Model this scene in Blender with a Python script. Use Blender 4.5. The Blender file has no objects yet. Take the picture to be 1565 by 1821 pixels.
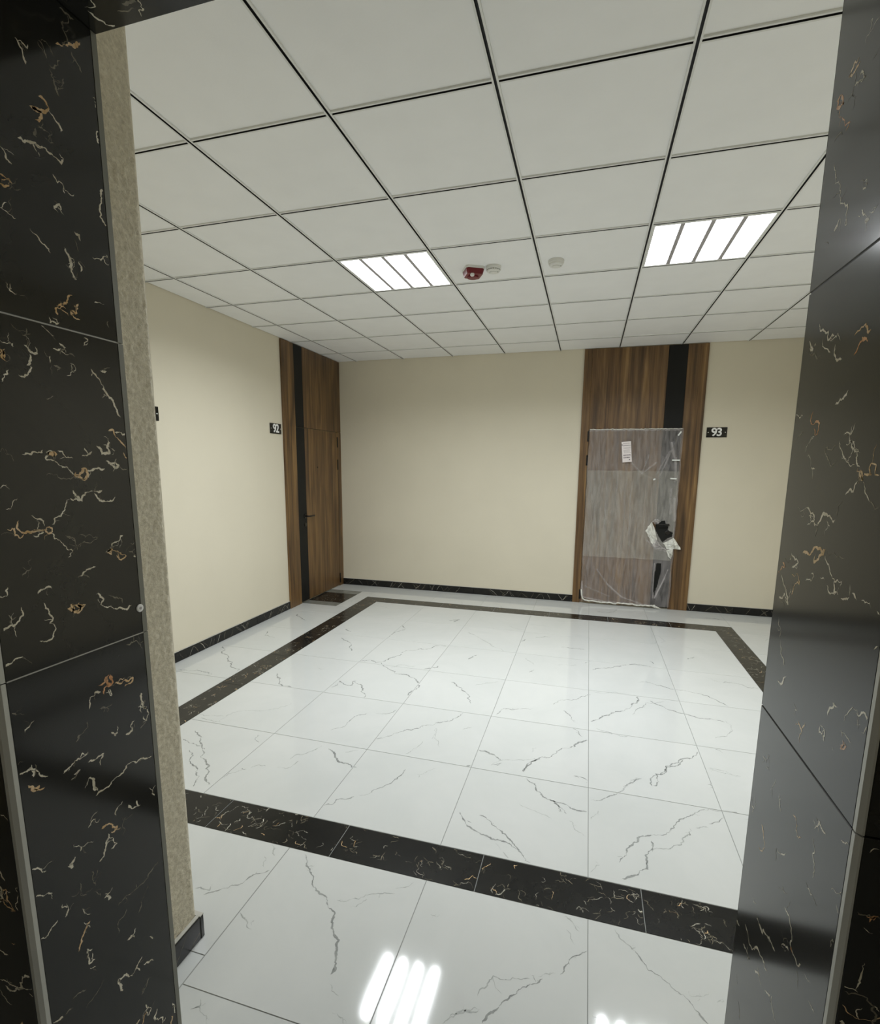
import bpy, bmesh, math, random
from mathutils import Vector, Matrix
random.seed(11)
S = bpy.context.scene
C = S.collection

# ---------------------------------------------------------------- camera
cam_data = bpy.data.cameras.new('camera')
cam = bpy.data.objects.new('camera', cam_data); C.objects.link(cam); S.camera = cam
cam_data.sensor_fit = 'HORIZONTAL'; cam_data.sensor_width = 36.0
cam_data.lens = 911.006 * 36.0 / 1565.0
cam_data.shift_x = (782.5 - 780.36) / 1565.0
cam_data.shift_y = (977.465 - 910.5) / 1565.0
cam_data.clip_start = 0.02; cam_data.clip_end = 60
_r = Vector((0.96042697, 0.27841545, 0.00805425)).normalized()
_f = Vector((-0.27354302, 0.9482784, -0.1610661)).normalized()
_u = _r.cross(_f).normalized()
cam.matrix_world = Matrix(((_r.x, _u.x, -_f.x, 2.7592), (_r.y, _u.y, -_f.y, -1.8637), (_r.z, _u.z, -_f.z, 1.5252), (0, 0, 0, 1)))

# ---------------------------------------------------------------- world, exposure
W = bpy.data.worlds.new('world'); S.world = W; W.use_nodes = True
W.node_tree.nodes['Background'].inputs[0].default_value = (0.8, 0.85, 0.9, 1)
W.node_tree.nodes['Background'].inputs[1].default_value = 0.05
S.view_settings.view_transform = 'Standard'; S.view_settings.look = 'None'
S.view_settings.gamma = 1; S.view_settings.use_curve_mapping = False
S.view_settings.exposure = 0.84
S.cycles.use_denoising = True
S.cycles.max_bounces = 12; S.cycles.diffuse_bounces = 8; S.cycles.glossy_bounces = 6
S.cycles.transparent_max_bounces = 16
S.cycles.sample_clamp_indirect = 6
PANEL_LIGHT = 3.0       # brightness of the two troffer lenses
STRIP_WATTS = 5.3       # downward optic of every lens strip (narrower spread)
LOBBY_FILL = 7.0       # unseen lobby lamp, added to light the marble front faces

# ---------------------------------------------------------------- dimensions (metres)
XL, XR, YB, YN = -0.255, 4.76, 4.063, -0.69      # room walls: left, right, back, near
ZC = 2.763                                       # suspended ceiling
JL, JR, JY0, JY1, LZ = 1.841, 3.038, -1.301, -0.996, 2.308   # marble jambs of the opening, lintel
TX, TX2 = 1.612, 3.25                            # rough plaster end of the near wall
LY, LX0, LX1 = -3.6, 0.45, 4.25                  # lobby behind the camera

# ---------------------------------------------------------------- material helpers
def srgb(r, g, b):
    f = lambda c: (c/255/12.92 if c/255 <= .04045 else ((c/255+.055)/1.055)**2.4)
    return (f(r), f(g), f(b), 1)
def mat(name):
    m = bpy.data.materials.new(name); m.use_nodes = True
    nt = m.node_tree; b = nt.nodes['Principled BSDF']
    return m, nt, b
def N(nt, t, **k):
    n = nt.nodes.new(t)
    for a, v in k.items():
        if a in n.inputs: n.inputs[a].default_value = v
        else: setattr(n, a, v)
    return n
def ramp(nt, stops, src, interp='LINEAR'):
    r = nt.nodes.new('ShaderNodeValToRGB'); e = r.color_ramp; e.interpolation = interp
    while len(e.elements) < len(stops): e.elements.new(0.5)
    for el, (p, c) in zip(e.elements, stops): el.position = p; el.color = c
    nt.links.new(src, r.inputs[0]); return r
def coords(nt, scale=(1, 1, 1), rnd=True):
    tc = nt.nodes.new('ShaderNodeTexCoord'); mp = nt.nodes.new('ShaderNodeMapping')
    mp.inputs['Scale'].default_value = scale
    nt.links.new(tc.outputs['Object'], mp.inputs['Vector'])
    if rnd:
        oi = nt.nodes.new('ShaderNodeObjectInfo'); mu = N(nt, 'ShaderNodeMath', operation='MULTIPLY')
        mu.inputs[1].default_value = 37.0
        nt.links.new(oi.outputs['Random'], mu.inputs[0]); nt.links.new(mu.outputs[0], mp.inputs['Location'])
    return mp.outputs[0]
def bump(nt, b, vec, scale, strength, dist, detail=3):
    n = N(nt, 'ShaderNodeTexNoise', Scale=scale, Detail=detail)
    nt.links.new(vec, n.inputs['Vector'])
    bp = N(nt, 'ShaderNodeBump', Strength=strength, Distance=dist)
    nt.links.new(n.outputs[0], bp.inputs['Height']); nt.links.new(bp.outputs[0], b.inputs['Normal'])
    return n, bp
def plain(name, col, rough=.5, metal=0, var=.06, ior=1.5, nscale=6, bmp=None):
    """a plain finish with slight procedural variation of tone and grain"""
    m, nt, b = mat(name); v = coords(nt)
    n = N(nt, 'ShaderNodeTexNoise', Scale=nscale, Detail=4); nt.links.new(v, n.inputs['Vector'])
    r = ramp(nt, [(.3, tuple(c*(1-var) for c in col[:3])+(1,)), (.7, tuple(min(1, c*(1+var)) for c in col[:3])+(1,))], n.outputs[0])
    nt.links.new(r.outputs[0], b.inputs['Base Color'])
    b.inputs['Roughness'].default_value = rough; b.inputs['Metallic'].default_value = metal; b.inputs['IOR'].default_value = ior
    if bmp: bump(nt, b, v, bmp[0], bmp[1], bmp[2])
    return m
def stone(name, c0, c1, rough, nscale=3, wave=.0006, ior=1.5, wscale=5.0):
    m, nt, b = mat(name); v = coords(nt)
    n = N(nt, 'ShaderNodeTexNoise', Scale=nscale, Detail=6, Roughness=.65, Distortion=.6); nt.links.new(v, n.inputs['Vector'])
    r = ramp(nt, [(.35, c0), (.72, c1)], n.outputs[0])
    nt.links.new(r.outputs[0], b.inputs['Base Color'])
    b.inputs['Roughness'].default_value = rough; b.inputs['IOR'].default_value = ior
    if wave: bump(nt, b, v, wscale, 1.0, wave, 1)
    return m
M = {}
M['wall'] = plain('cream wall paint', (.70, .65, .525, 1), .55, var=.02, nscale=2, bmp=(60, .15, .002))
M['ceiling_panel'] = plain('white ceiling panel', (.91, .915, .92, 1), .6, var=.015, bmp=(90, .12, .002))
M['bar_white'] = plain('white ceiling bar', (.78, .79, .77, 1), .4, var=.02)
M['slot'] = plain('black groove of the bar', (.012, .012, .012, 1), .6)
M['slab'] = plain('grey plaster slab', (.4, .4, .38, 1), .8)
M['tile'] = stone('white polished tile', (.585, .605, .60, 1), (.635, .65, .645, 1), .06, 1.6, .00035)
M['vein_grey'] = stone('grey vein', (.22, .23, .23, 1), (.42, .44, .43, 1), .06, 30, 0)
M['vein_grey_soft'] = stone('soft grey vein', (.33, .35, .345, 1), (.54, .56, .55, 1), .06, 30, 0)
M['grout'] = plain('grey grout', (.30, .31, .30, 1), .8)
M['grout_light'] = plain('light grout', (.5, .49, .45, 1), .7)
M['black'] = stone('black polished stone', (.010, .010, .008, 1), (.020, .019, .014, 1), .13, 3, .0025, 1.45, 1.6)
M['black_floor'] = stone('black floor stone', (.009, .009, .009, 1), (.017, .017, .015, 1), .18, 6, .0003, 1.36)
M['vein_white'] = stone('pale vein', (.60, .54, .40, 1), (.95, .90, .76, 1), .12, 40, 0)
M['vein_gold'] = stone('gold vein', (.60, .36, .13, 1), (.92, .72, .48, 1), .12, 60, 0)
M['vein_rust'] = stone('rust vein', (.60, .25, .08, 1), (.85, .52, .28, 1), .12, 60, 0)
M['vein_faint'] = stone('faint vein', (.10, .09, .065, 1), (.28, .25, .18, 1), .10, 40, 0)
M['vein_crackle'] = stone('fine crackle vein', (.22, .21, .17, 1), (.75, .72, .62, 1), .15, 50, 0)
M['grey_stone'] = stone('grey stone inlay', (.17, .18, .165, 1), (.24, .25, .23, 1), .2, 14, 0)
M['edge_dark'] = plain('dull grey edge profile', (.20, .20, .17, 1), .5, .1)
M['edge'] = plain('satin grey edge profile', (.50, .50, .46, 1), .4, .25)
M['steel'] = plain('satin steel', (.55, .55, .53, 1), .3, .9)
M['plastic_white'] = plain('white plastic', (.74, .74, .71, 1), .35)
M['plastic_shade'] = plain('grey vent slots', (.16, .16, .15, 1), .5)
M['red'] = plain('red plastic', (.15, .006, .014, 1), .3)
M['paper'] = plain('white label paper', (.82, .76, .76, 1), .5)
M['ink'] = plain('dark purple print', (.07, .045, .07, 1), .6)
M['ink_soft'] = plain('faded grey print', (.40, .36, .37, 1), .6)
M['sign_black'] = plain('gloss black acrylic', (.006, .006, .006, 1), .12)
M['digit'] = plain('white acrylic digit', (.86, .86, .85, 1), .35)
M['frame_grey'] = plain('grey lamp frame', (.42, .40, .41, 1), .45)
M['black_panel'] = plain('black door stripe', (.008, .008, .007, 1), .6, var=.2, ior=1.35)
M['iron'] = plain('black hardware', (.012, .010, .008, 1), .35, .3)
M['tape'] = plain('white sticky tape', (.80, .82, .80, 1), .3)

def wood():
    m, nt, b = mat('walnut laminate'); v = coords(nt, (34, 34, 1.1))
    n = N(nt, 'ShaderNodeTexNoise', Scale=1.0, Detail=6, Roughness=.6, Distortion=.35); nt.links.new(v, n.inputs['Vector'])
    v2 = coords(nt, (7, 7, .9)); n2 = N(nt, 'ShaderNodeTexNoise', Scale=1.0, Detail=3, Distortion=1.2); nt.links.new(v2, n2.inputs['Vector'])
    r = ramp(nt, [(.28, (.065, .034, .012, 1)), (.45, (.165, .092, .034, 1)), (.60, (.25, .148, .058, 1)), (.78, (.38, .25, .115, 1))], n.outputs[0])
    r2 = ramp(nt, [(.3, (.38, .36, .36, 1)), (.5, (.68, .64, .62, 1)), (.7, (.98, .95, .88, 1))], n2.outputs[0])
    mx = N(nt, 'ShaderNodeMix', data_type='RGBA', blend_type='MULTIPLY'); mx.inputs[0].default_value = 1
    nt.links.new(r.outputs[0], mx.inputs[6]); nt.links.new(r2.outputs[0], mx.inputs[7])
    nt.links.new(mx.outputs[2], b.inputs['Base Color']); b.inputs['Roughness'].default_value = .42
    bp = N(nt, 'ShaderNodeBump', Strength=.25, Distance=.001)
    nt.links.new(n.outputs[0], bp.inputs['Height']); nt.links.new(bp.outputs[0], b.inputs['Normal'])
    return m
M['wood'] = wood()
def stucco():
    m, nt, b = mat('rough tan stucco'); v = coords(nt, rnd=False)
    n = N(nt, 'ShaderNodeTexNoise', Scale=80, Detail=5, Roughness=.75); nt.links.new(v, n.inputs['Vector'])
    r = ramp(nt, [(.3, (.50, .455, .35, 1)), (.55, (.66, .61, .485, 1)), (.75, (.82, .77, .63, 1))], n.outputs[0])
    nt.links.new(r.outputs[0], b.inputs['Base Color']); b.inputs['Roughness'].default_value = .75
    bp = N(nt, 'ShaderNodeBump', Strength=1.0, Distance=.005)
    nt.links.new(n.outputs[0], bp.inputs['Height']); nt.links.new(bp.outputs[0], b.inputs['Normal'])
    return m
M['stucco'] = stucco()
def film(name, base_fac, tint):
    m, nt, b = mat(name); out = nt.nodes['Material Output']
    b.inputs['Base Color'].default_value = tint; b.inputs['Roughness'].default_value = .28
    tr = N(nt, 'ShaderNodeBsdfTransparent'); tr.inputs[0].default_value = (.93, .93, .93, 1)
    at = N(nt, 'ShaderNodeAttribute', attribute_name='crease')  # milkier film along folds: stress whitening plus painted fold highlights
    v = coords(nt, (30, 30, 5)); n = N(nt, 'ShaderNodeTexNoise', Scale=1.0, Detail=4, Distortion=1.0); nt.links.new(v, n.inputs['Vector'])
    mr = N(nt, 'ShaderNodeMapRange'); mr.inputs[1].default_value = .3; mr.inputs[2].default_value = .75
    mr.inputs[3].default_value = base_fac*.55; mr.inputs[4].default_value = base_fac*1.55
    nt.links.new(n.outputs[0], mr.inputs[0])
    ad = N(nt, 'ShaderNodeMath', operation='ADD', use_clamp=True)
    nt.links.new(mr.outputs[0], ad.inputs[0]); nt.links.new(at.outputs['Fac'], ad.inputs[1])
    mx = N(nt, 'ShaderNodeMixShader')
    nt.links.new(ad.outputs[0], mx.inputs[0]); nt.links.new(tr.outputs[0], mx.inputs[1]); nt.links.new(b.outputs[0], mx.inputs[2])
    nt.links.new(mx.outputs[0], out.inputs[0]); return m
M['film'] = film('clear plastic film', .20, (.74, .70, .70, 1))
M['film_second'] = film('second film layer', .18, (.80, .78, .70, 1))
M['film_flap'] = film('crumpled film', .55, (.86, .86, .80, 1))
def lens():
    m, nt, b = mat('lit lens'); b.inputs['Emission Color'].default_value = (.93, .975, 1, 1)
    b.inputs['Emission Strength'].default_value = PANEL_LIGHT; b.inputs['Base Color'].default_value = (.8, .8, .8, 1); return m
M['lens'] = lens()
def lens2():
    m, nt, b = mat('dim lobby fill lens'); b.inputs['Emission Color'].default_value = (1, .95, .85, 1)
    b.inputs['Emission Strength'].default_value = LOBBY_FILL; b.inputs['Base Color'].default_value = (.8, .8, .8, 1); return m
M['lobby_fill_lens'] = lens2()

# ---------------------------------------------------------------- object helpers
def empty(name, loc, label=None, cat=None, kind=None, group=None):
    o = bpy.data.objects.new(name, None); C.objects.link(o); o.location = loc
    o.empty_display_size = .1
    if label: o['label'] = label
    if cat: o['category'] = cat
    if kind: o['kind'] = kind
    if group: o['group'] = group
    return o
def wloc(o):
    v = Vector(o.location)
    while o.parent: o = o.parent; v += Vector(o.location)
    return v
def add(name, me, mats, parent=None, origin=None, label=None, cat=None, kind=None, group=None, smooth=False):
    """link ONE mesh object whose vertices are given in world metres; origin goes to the middle of its base"""
    vs = me.vertices
    if origin is None:
        xs = [v.co.x for v in vs]; ys = [v.co.y for v in vs]; zs = [v.co.z for v in vs]
        origin = Vector(((min(xs)+max(xs))/2, (min(ys)+max(ys))/2, min(zs)))
    origin = Vector(origin)
    me.transform(Matrix.Translation(-origin))
    for m_ in (mats if isinstance(mats, (list, tuple)) else [mats]): me.materials.append(M[m_])
    if smooth: me.polygons.foreach_set('use_smooth', [True]*len(me.polygons))
    o = bpy.data.objects.new(name, me); C.objects.link(o)
    if parent: o.parent = parent; o.location = origin - wloc(parent)
    else: o.location = origin
    if label: o['label'] = label
    if cat: o['category'] = cat
    if kind: o['kind'] = kind
    if group: o['group'] = group
    return o
class MB:
    def __init__(s): s.v = []; s.f = []; s.m = []
    def quad(s, a, b, c, d, m=0):
        i = len(s.v); s.v += [a, b, c, d]; s.f.append((i, i+1, i+2, i+3)); s.m.append(m)
    def box(s, x0, x1, y0, y1, z0, z1, m=0, ch=0):
        """box with all edges chamfered by ch"""
        i = len(s.v)
        if ch <= 0:
            s.v += [(x, y, z) for z in (z0, z1) for y in (y0, y1) for x in (x0, x1)]
            for f in ((0, 2, 3, 1), (4, 5, 7, 6), (0, 1, 5, 4), (2, 6, 7, 3), (0, 4, 6, 2), (1, 3, 7, 5)):
                s.f.append(tuple(i+k for k in f)); s.m.append(m)
            return s
        bm = bmesh.new(); bmesh.ops.create_cube(bm, size=1)
        for v in bm.verts: v.co = Vector(((x0+x1)/2+v.co.x*(x1-x0), (y0+y1)/2+v.co.y*(y1-y0), (z0+z1)/2+v.co.z*(z1-z0)))
        bmesh.ops.bevel(bm, geom=bm.edges[:], offset=ch, segments=1, affect='EDGES')
        s.bm(bm, m); return s
    def bm(s, bm, m=0):
        i = len(s.v); bm.verts.index_update()
        s.v += [tuple(v.co) for v in bm.verts]
        for f in bm.faces: s.f.append(tuple(i+v.index for v in f.verts)); s.m.append(m)
        bm.free()
    def lathe(s, prof, c, n=24, m=0, axis='z'):
        """profile [(r, h)] about an axis through c"""
        i = len(s.v)
        for r, h in prof:
            for k in range(n):
                a = 2*math.pi*k/n; p = (r*math.cos(a), r*math.sin(a), h)
                if axis == 'y': p = (p[0], p[2], p[1])
                if axis == 'x': p = (p[2], p[0], p[1])
                s.v.append((c[0]+p[0], c[1]+p[1], c[2]+p[2]))
        for j in range(len(prof)-1):
            for k in range(n):
                a, b_ = i+j*n+k, i+j*n+(k+1) % n
                s.f.append((a, b_, b_+n, a+n)); s.m.append(m)
        for j, rev in ((0, True), (len(prof)-1, False)):
            f = [i+j*n+k for k in range(n)]
            s.f.append(tuple(reversed(f)) if rev else tuple(f)); s.m.append(m)
        return s
    def tube(s, pts, r, n=10, m=0):
        pts = [Vector(p) for p in pts]; i = len(s.v)
        for q, p in enumerate(pts):
            d = (pts[min(q+1, len(pts)-1)]-pts[max(q-1, 0)]).normalized()
            u = d.cross(Vector((0, 0, 1)) if abs(d.z) < .9 else Vector((1, 0, 0))).normalized(); w = d.cross(u)
            for k in range(n):
                a = 2*math.pi*k/n; s.v.append(tuple(p+u*math.cos(a)*r+w*math.sin(a)*r))
        for q in range(len(pts)-1):
            for k in range(n):
                a, b_ = i+q*n+k, i+q*n+(k+1) % n
                s.f.append((a, b_, b_+n, a+n)); s.m.append(m)
        s.f.append(tuple(i+k for k in range(n))); s.m.append(m)
        s.f.append(tuple(i+(len(pts)-1)*n+k for k in range(n))); s.m.append(m)
        return s
    def mesh(s, name):
        me = bpy.data.meshes.new(name); me.from_pydata(s.v, [], s.f)
        me.polygons.foreach_set('material_index', s.m); me.update()
        bm = bmesh.new(); bm.from_mesh(me); bmesh.ops.recalc_face_normals(bm, faces=bm.faces[:]); bm.to_mesh(me); bm.free()
        return me
def boxo(name, x0, x1, y0, y1, z0, z1, m, parent=None, ch=.0015, **k):
    return add(name, MB().box(x0, x1, y0, y1, z0, z1, 0, ch).mesh(name), m, parent, **k)

# ---------------------------------------------------------------- stone veins, traced in metres on their own planes
# each stroke: kind, width in mm, then points in mm  (w pale, g gold, o rust, f faint, d grey)
VL = """w 2.9 -1010,2329 -1003,2320 -998,2312 -994,2294;f 2.3 -909,2452 -898,2451 -877,2454;f 2.3 -903,2433 -907,2417 -900,2409 -898,2395;g 3.9 -926,2376 -905,2389 -893,2398 -868,2418;f 2.6 -963,2357 -952,2347 -949,2334;f 3.0 -939,2359 -934,2349;f 2.3 -945,2325 -931,2333 -919,2351;f 2.3 -944,2319 -938,2303 -935,2291 -929,2278;f 2.3 -916,2320 -925,2298;f 2.8 -891,2385 -880,2371 -872,2358;g 4.1 -975,2251 -963,2251 -955,2242 -961,2232 -975,2224 -993,2221 -983,2221 -971,2224 -976,2211 -987,2202;w 2.3 -956,2238 -943,2225 -933,2209;w 3.3 -842,2342 -836,2335 -843,2312 -838,2299;w 2.5 -834,2273 -844,2260 -846,2240 -842,2220;f 3.0 -988,2186 -992,2174 -987,2170;f 2.3 -982,2191 -967,2193 -956,2190;f 2.3 -971,2181 -952,2177;w 3.4 -1026,2148 -1014,2147 -998,2155 -983,2154 -966,2154 -951,2152 -940,2147 -933,2158 -942,2164;w 2.6 -988,2143 -985,2136;w 2.1 -1061,2115 -1053,2106 -1043,2093;g 3.2 -1068,2063 -1058,2062 -1047,2057;g 2.8 -1069,2048 -1063,2045 -1052,2057;w 2.1 -1075,2003 -1062,2000 -1048,1995;f 1.8 -1057,2025 -1054,2013;w 3.5 -961,2116 -953,2104 -942,2107 -938,2090;w 2.7 -967,2048 -953,2063 -950,2054 -960,2055;w 2.5 -840,2144 -848,2122 -855,2099 -857,2079 -844,2065 -832,2042;w 1.9 -1021,1988 -1009,1980 -995,1968 -984,1956;w 2.8 -925,2021 -913,2018 -912,2007;f 2.8 -927,2005 -922,1992 -921,1981;w 4.0 -949,1978 -944,1965 -940,1948 -938,1930 -932,1921 -940,1924;w 2.4 -940,1963 -932,1962;w 3.3 -921,1962 -916,1953 -919,1942;w 2.5 -886,1983 -877,1984 -865,1984 -847,1997 -851,2001;w 1.8 -1075,1861 -1069,1853 -1063,1851;g 3.6 -945,1885 -956,1878 -966,1862 -984,1849 -983,1835;g 3.6 -983,1853 -968,1861 -963,1853;g 4.5 -952,1843 -938,1851 -935,1861 -943,1865;w 2.2 -863,1851 -859,1839;w 2.1 -892,1885 -882,1888;w 1.9 -1002,1826 -1001,1814 -981,1821;w 1.9 -1020,1805 -1007,1796 -996,1789;f 1.9 -1052,1792 -1061,1776;g 5.0 -1106,1741 -1100,1736 -1104,1726 -1097,1719;w 2.2 -1095,1704 -1105,1694 -1110,1679;w 3.4 -1060,1758 -1050,1748 -1036,1747 -1038,1759;w 2.6 -1051,1742 -1050,1732 -1059,1719;w 3.7 -1052,1719 -1059,1701 -1067,1695 -1077,1698;w 2.2 -1081,1757 -1081,1750;w 4.0 -986,1778 -972,1771;w 3.2 -1001,1763 -992,1762 -983,1767;w 1.9 -1009,1747 -1011,1732;f 2.4 -1003,1729 -987,1726;f 2.8 -968,1757 -953,1756;w 2.4 -965,1727 -959,1722;w 2.9 -930,1784 -923,1788;w 2.6 -917,1737 -905,1723 -895,1708 -881,1685 -865,1667 -859,1649 -851,1634;w 4.3 -894,1737 -877,1738;f 2.0 -1027,1658 -1012,1666;w 2.3 -1089,1542 -1071,1542 -1047,1552;w 2.8 -1026,1550 -1038,1547 -1043,1536 -1026,1530 -1015,1520 -999,1517 -984,1500;g 4.7 -1037,1540 -1020,1544 -1026,1550;w 2.4 -1015,1551 -1004,1548 -997,1537 -982,1536;w 3.0 -961,1541 -948,1542 -935,1552;g 3.8 -984,1498 -967,1492 -951,1498 -956,1514 -962,1512 -970,1500 -984,1498;w 3.4 -952,1508 -933,1512 -906,1513;f 1.6 -1045,1499 -1021,1499 -993,1490 -958,1489;g 2.7 -887,1601 -874,1604 -866,1587 -857,1579 -843,1562;w 2.3 -870,1598 -833,1598;w 3.5 -922,1565 -911,1557 -910,1547 -890,1549 -894,1564 -889,1584;w 2.2 -884,1560 -874,1556;g 4.6 -851,1552 -845,1539 -832,1537;w 3.1 -902,1530 -883,1525 -868,1521 -876,1514 -888,1521;w 3.4 -990,1466 -985,1451 -972,1442 -948,1462 -936,1461 -919,1463;w 4.1 -998,1448 -977,1440;w 2.6 -939,1457 -931,1444 -912,1436 -886,1446;w 1.6 -1000,1446 -1013,1424 -1023,1411 -1045,1395;g 3.9 -1058,1390 -1046,1387 -1049,1377 -1059,1381 -1058,1390;g 2.7 -1058,1386 -1085,1384 -1107,1385 -1116,1395 -1111,1410;g 2.2 -1134,1395 -1120,1395 -1112,1374 -1104,1382;w 1.9 -1086,1376 -1079,1373 -1063,1381;w 2.3 -1085,1418 -1075,1410 -1061,1393;w 2.0 -1048,1375 -1037,1362 -1022,1345 -1002,1332 -1017,1318;f 2.1 -1020,1368 -1004,1357 -988,1338;f 1.7 -985,1365 -963,1363 -943,1354 -956,1346 -988,1338;g 4.9 -910,1322 -918,1314 -911,1309 -905,1319 -917,1321;w 2.3 -909,1326 -881,1350 -873,1349;g 2.3 -905,1317 -886,1304 -870,1297 -887,1291 -896,1304;f 2.3 -856,1328 -837,1328;f 2.3 -861,1310 -848,1298 -838,1292;w 3.8 -849,1294 -837,1291;w 3.4 -992,1270 -972,1284 -954,1285;w 2.2 -1163,1267 -1149,1265 -1147,1280;w 2.4 -1091,1253 -1077,1260 -1061,1258;w 2.0 -1082,1231 -1072,1210 -1074,1183 -1064,1174 -1074,1148 -1099,1152;w 2.6 -1126,1234 -1125,1216 -1145,1199 -1164,1195;w 2.2 -1152,1224 -1149,1208 -1143,1202;g 4.2 -1032,1205 -1013,1193 -990,1204 -1003,1204 -1022,1213 -1018,1195;w 2.3 -960,1221 -942,1204 -951,1194 -925,1183 -882,1162 -867,1170;f 1.8 -932,1210 -897,1195 -893,1182;w 3.0 -1180,1122 -1159,1125 -1135,1131;f 1.9 -894,1073 -846,1047;w 1.8 -1132,1435 -1122,1435;w 1.5 -1138,1476 -1125,1482;f 1.8 -1120,1543 -1110,1542;f 1.5 -1117,1296 -1097,1312;o 6.1 -948,1016 -959,1006 -950,990 -939,992 -945,1015;g 3.4 -935,988 -913,984 -885,982 -892,970 -909,969;w 2.8 -962,975 -948,961 -949,979;w 3.2 -1007,954 -1002,981 -987,988 -974,983;f 2.8 -981,944 -967,937;w 3.5 -863,931 -860,905 -850,884 -876,897;w 2.6 -850,879 -853,848 -861,865;f 1.9 -1177,1023 -1160,1015;w 2.0 -1150,971 -1138,980;f 2.7 -1015,927 -1027,906 -1048,891;w 3.8 -958,870 -949,855 -940,860;w 3.0 -891,867 -904,857 -899,844 -919,844;w 3.1 -1083,836 -1065,842 -1041,847 -1021,852 -1035,858 -1045,849;w 3.5 -1060,820 -1044,822;w 2.8 -1024,829 -1004,825 -984,828 -992,818;w 3.2 -1178,882 -1167,888 -1148,888 -1138,877 -1133,865 -1116,850;w 3.3 -1147,882 -1145,866;g 4.5 -1158,854 -1148,839 -1136,842;f 2.0 -1186,906 -1173,905;w 2.9 -848,742 -884,755 -919,762 -944,747 -978,737 -1014,735;w 3.7 -1028,788 -1019,784 -1016,767 -1008,747 -1014,761;w 2.9 -946,674 -960,668 -968,649;w 3.5 -931,653 -921,635 -897,630 -905,649;w 2.6 -855,646 -850,626;w 1.8 -1020,679 -1041,669;g 4.3 -1009,642 -988,642 -969,615 -985,616;w 3.3 -993,617 -1001,596 -1009,571 -1023,563;w 2.9 -982,598 -973,575 -990,572;f 1.5 -939,626 -955,583;w 3.6 -1064,638 -1065,626;w 4.9 -1080,623 -1091,612 -1085,602;w 2.1 -1186,678 -1166,663 -1144,640;w 2.1 -1188,610 -1170,600 -1137,578;f 2.1 -1186,584 -1174,578;w 2.6 -1108,515 -1117,498;w 2.5 -1186,497 -1162,489 -1134,506;f 1.9 -1044,555 -1039,511;f 1.9 -1037,499 -1032,473;f 1.8 -1076,549 -1064,507;w 2.7 -1077,482 -1069,465;g 3.2 -1062,435 -1079,421 -1097,385;w 2.3 -1076,445 -1064,418;w 2.8 -1077,372 -1077,350 -1061,326;w 4.3 -1021,460 -1004,445;f 2.1 -857,430 -895,409 -927,407 -962,415 -988,408;f 1.6 -897,387 -934,334;f 2.0 -965,378 -993,331;w 4.6 -972,289 -952,278;w 3.2 -906,235 -898,218;w 4.1 -935,201 -956,186 -969,177 -1007,207 -1000,164;w 2.7 -901,153 -932,173;f 2.6 -921,118 -947,91;w 2.3 -1061,306 -1075,316;f 1.4 -1046,251 -1074,232 -1095,224;f 1.4 -1090,273 -1123,283;w 3.9 -1185,290 -1148,263;f 2.2 -1125,262 -1144,263;w 3.7 -938,50 -922,18 -936,9;w 3.3 -904,-4 -890,-73;w 3.4 -851,-46 -844,-88"""
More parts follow.
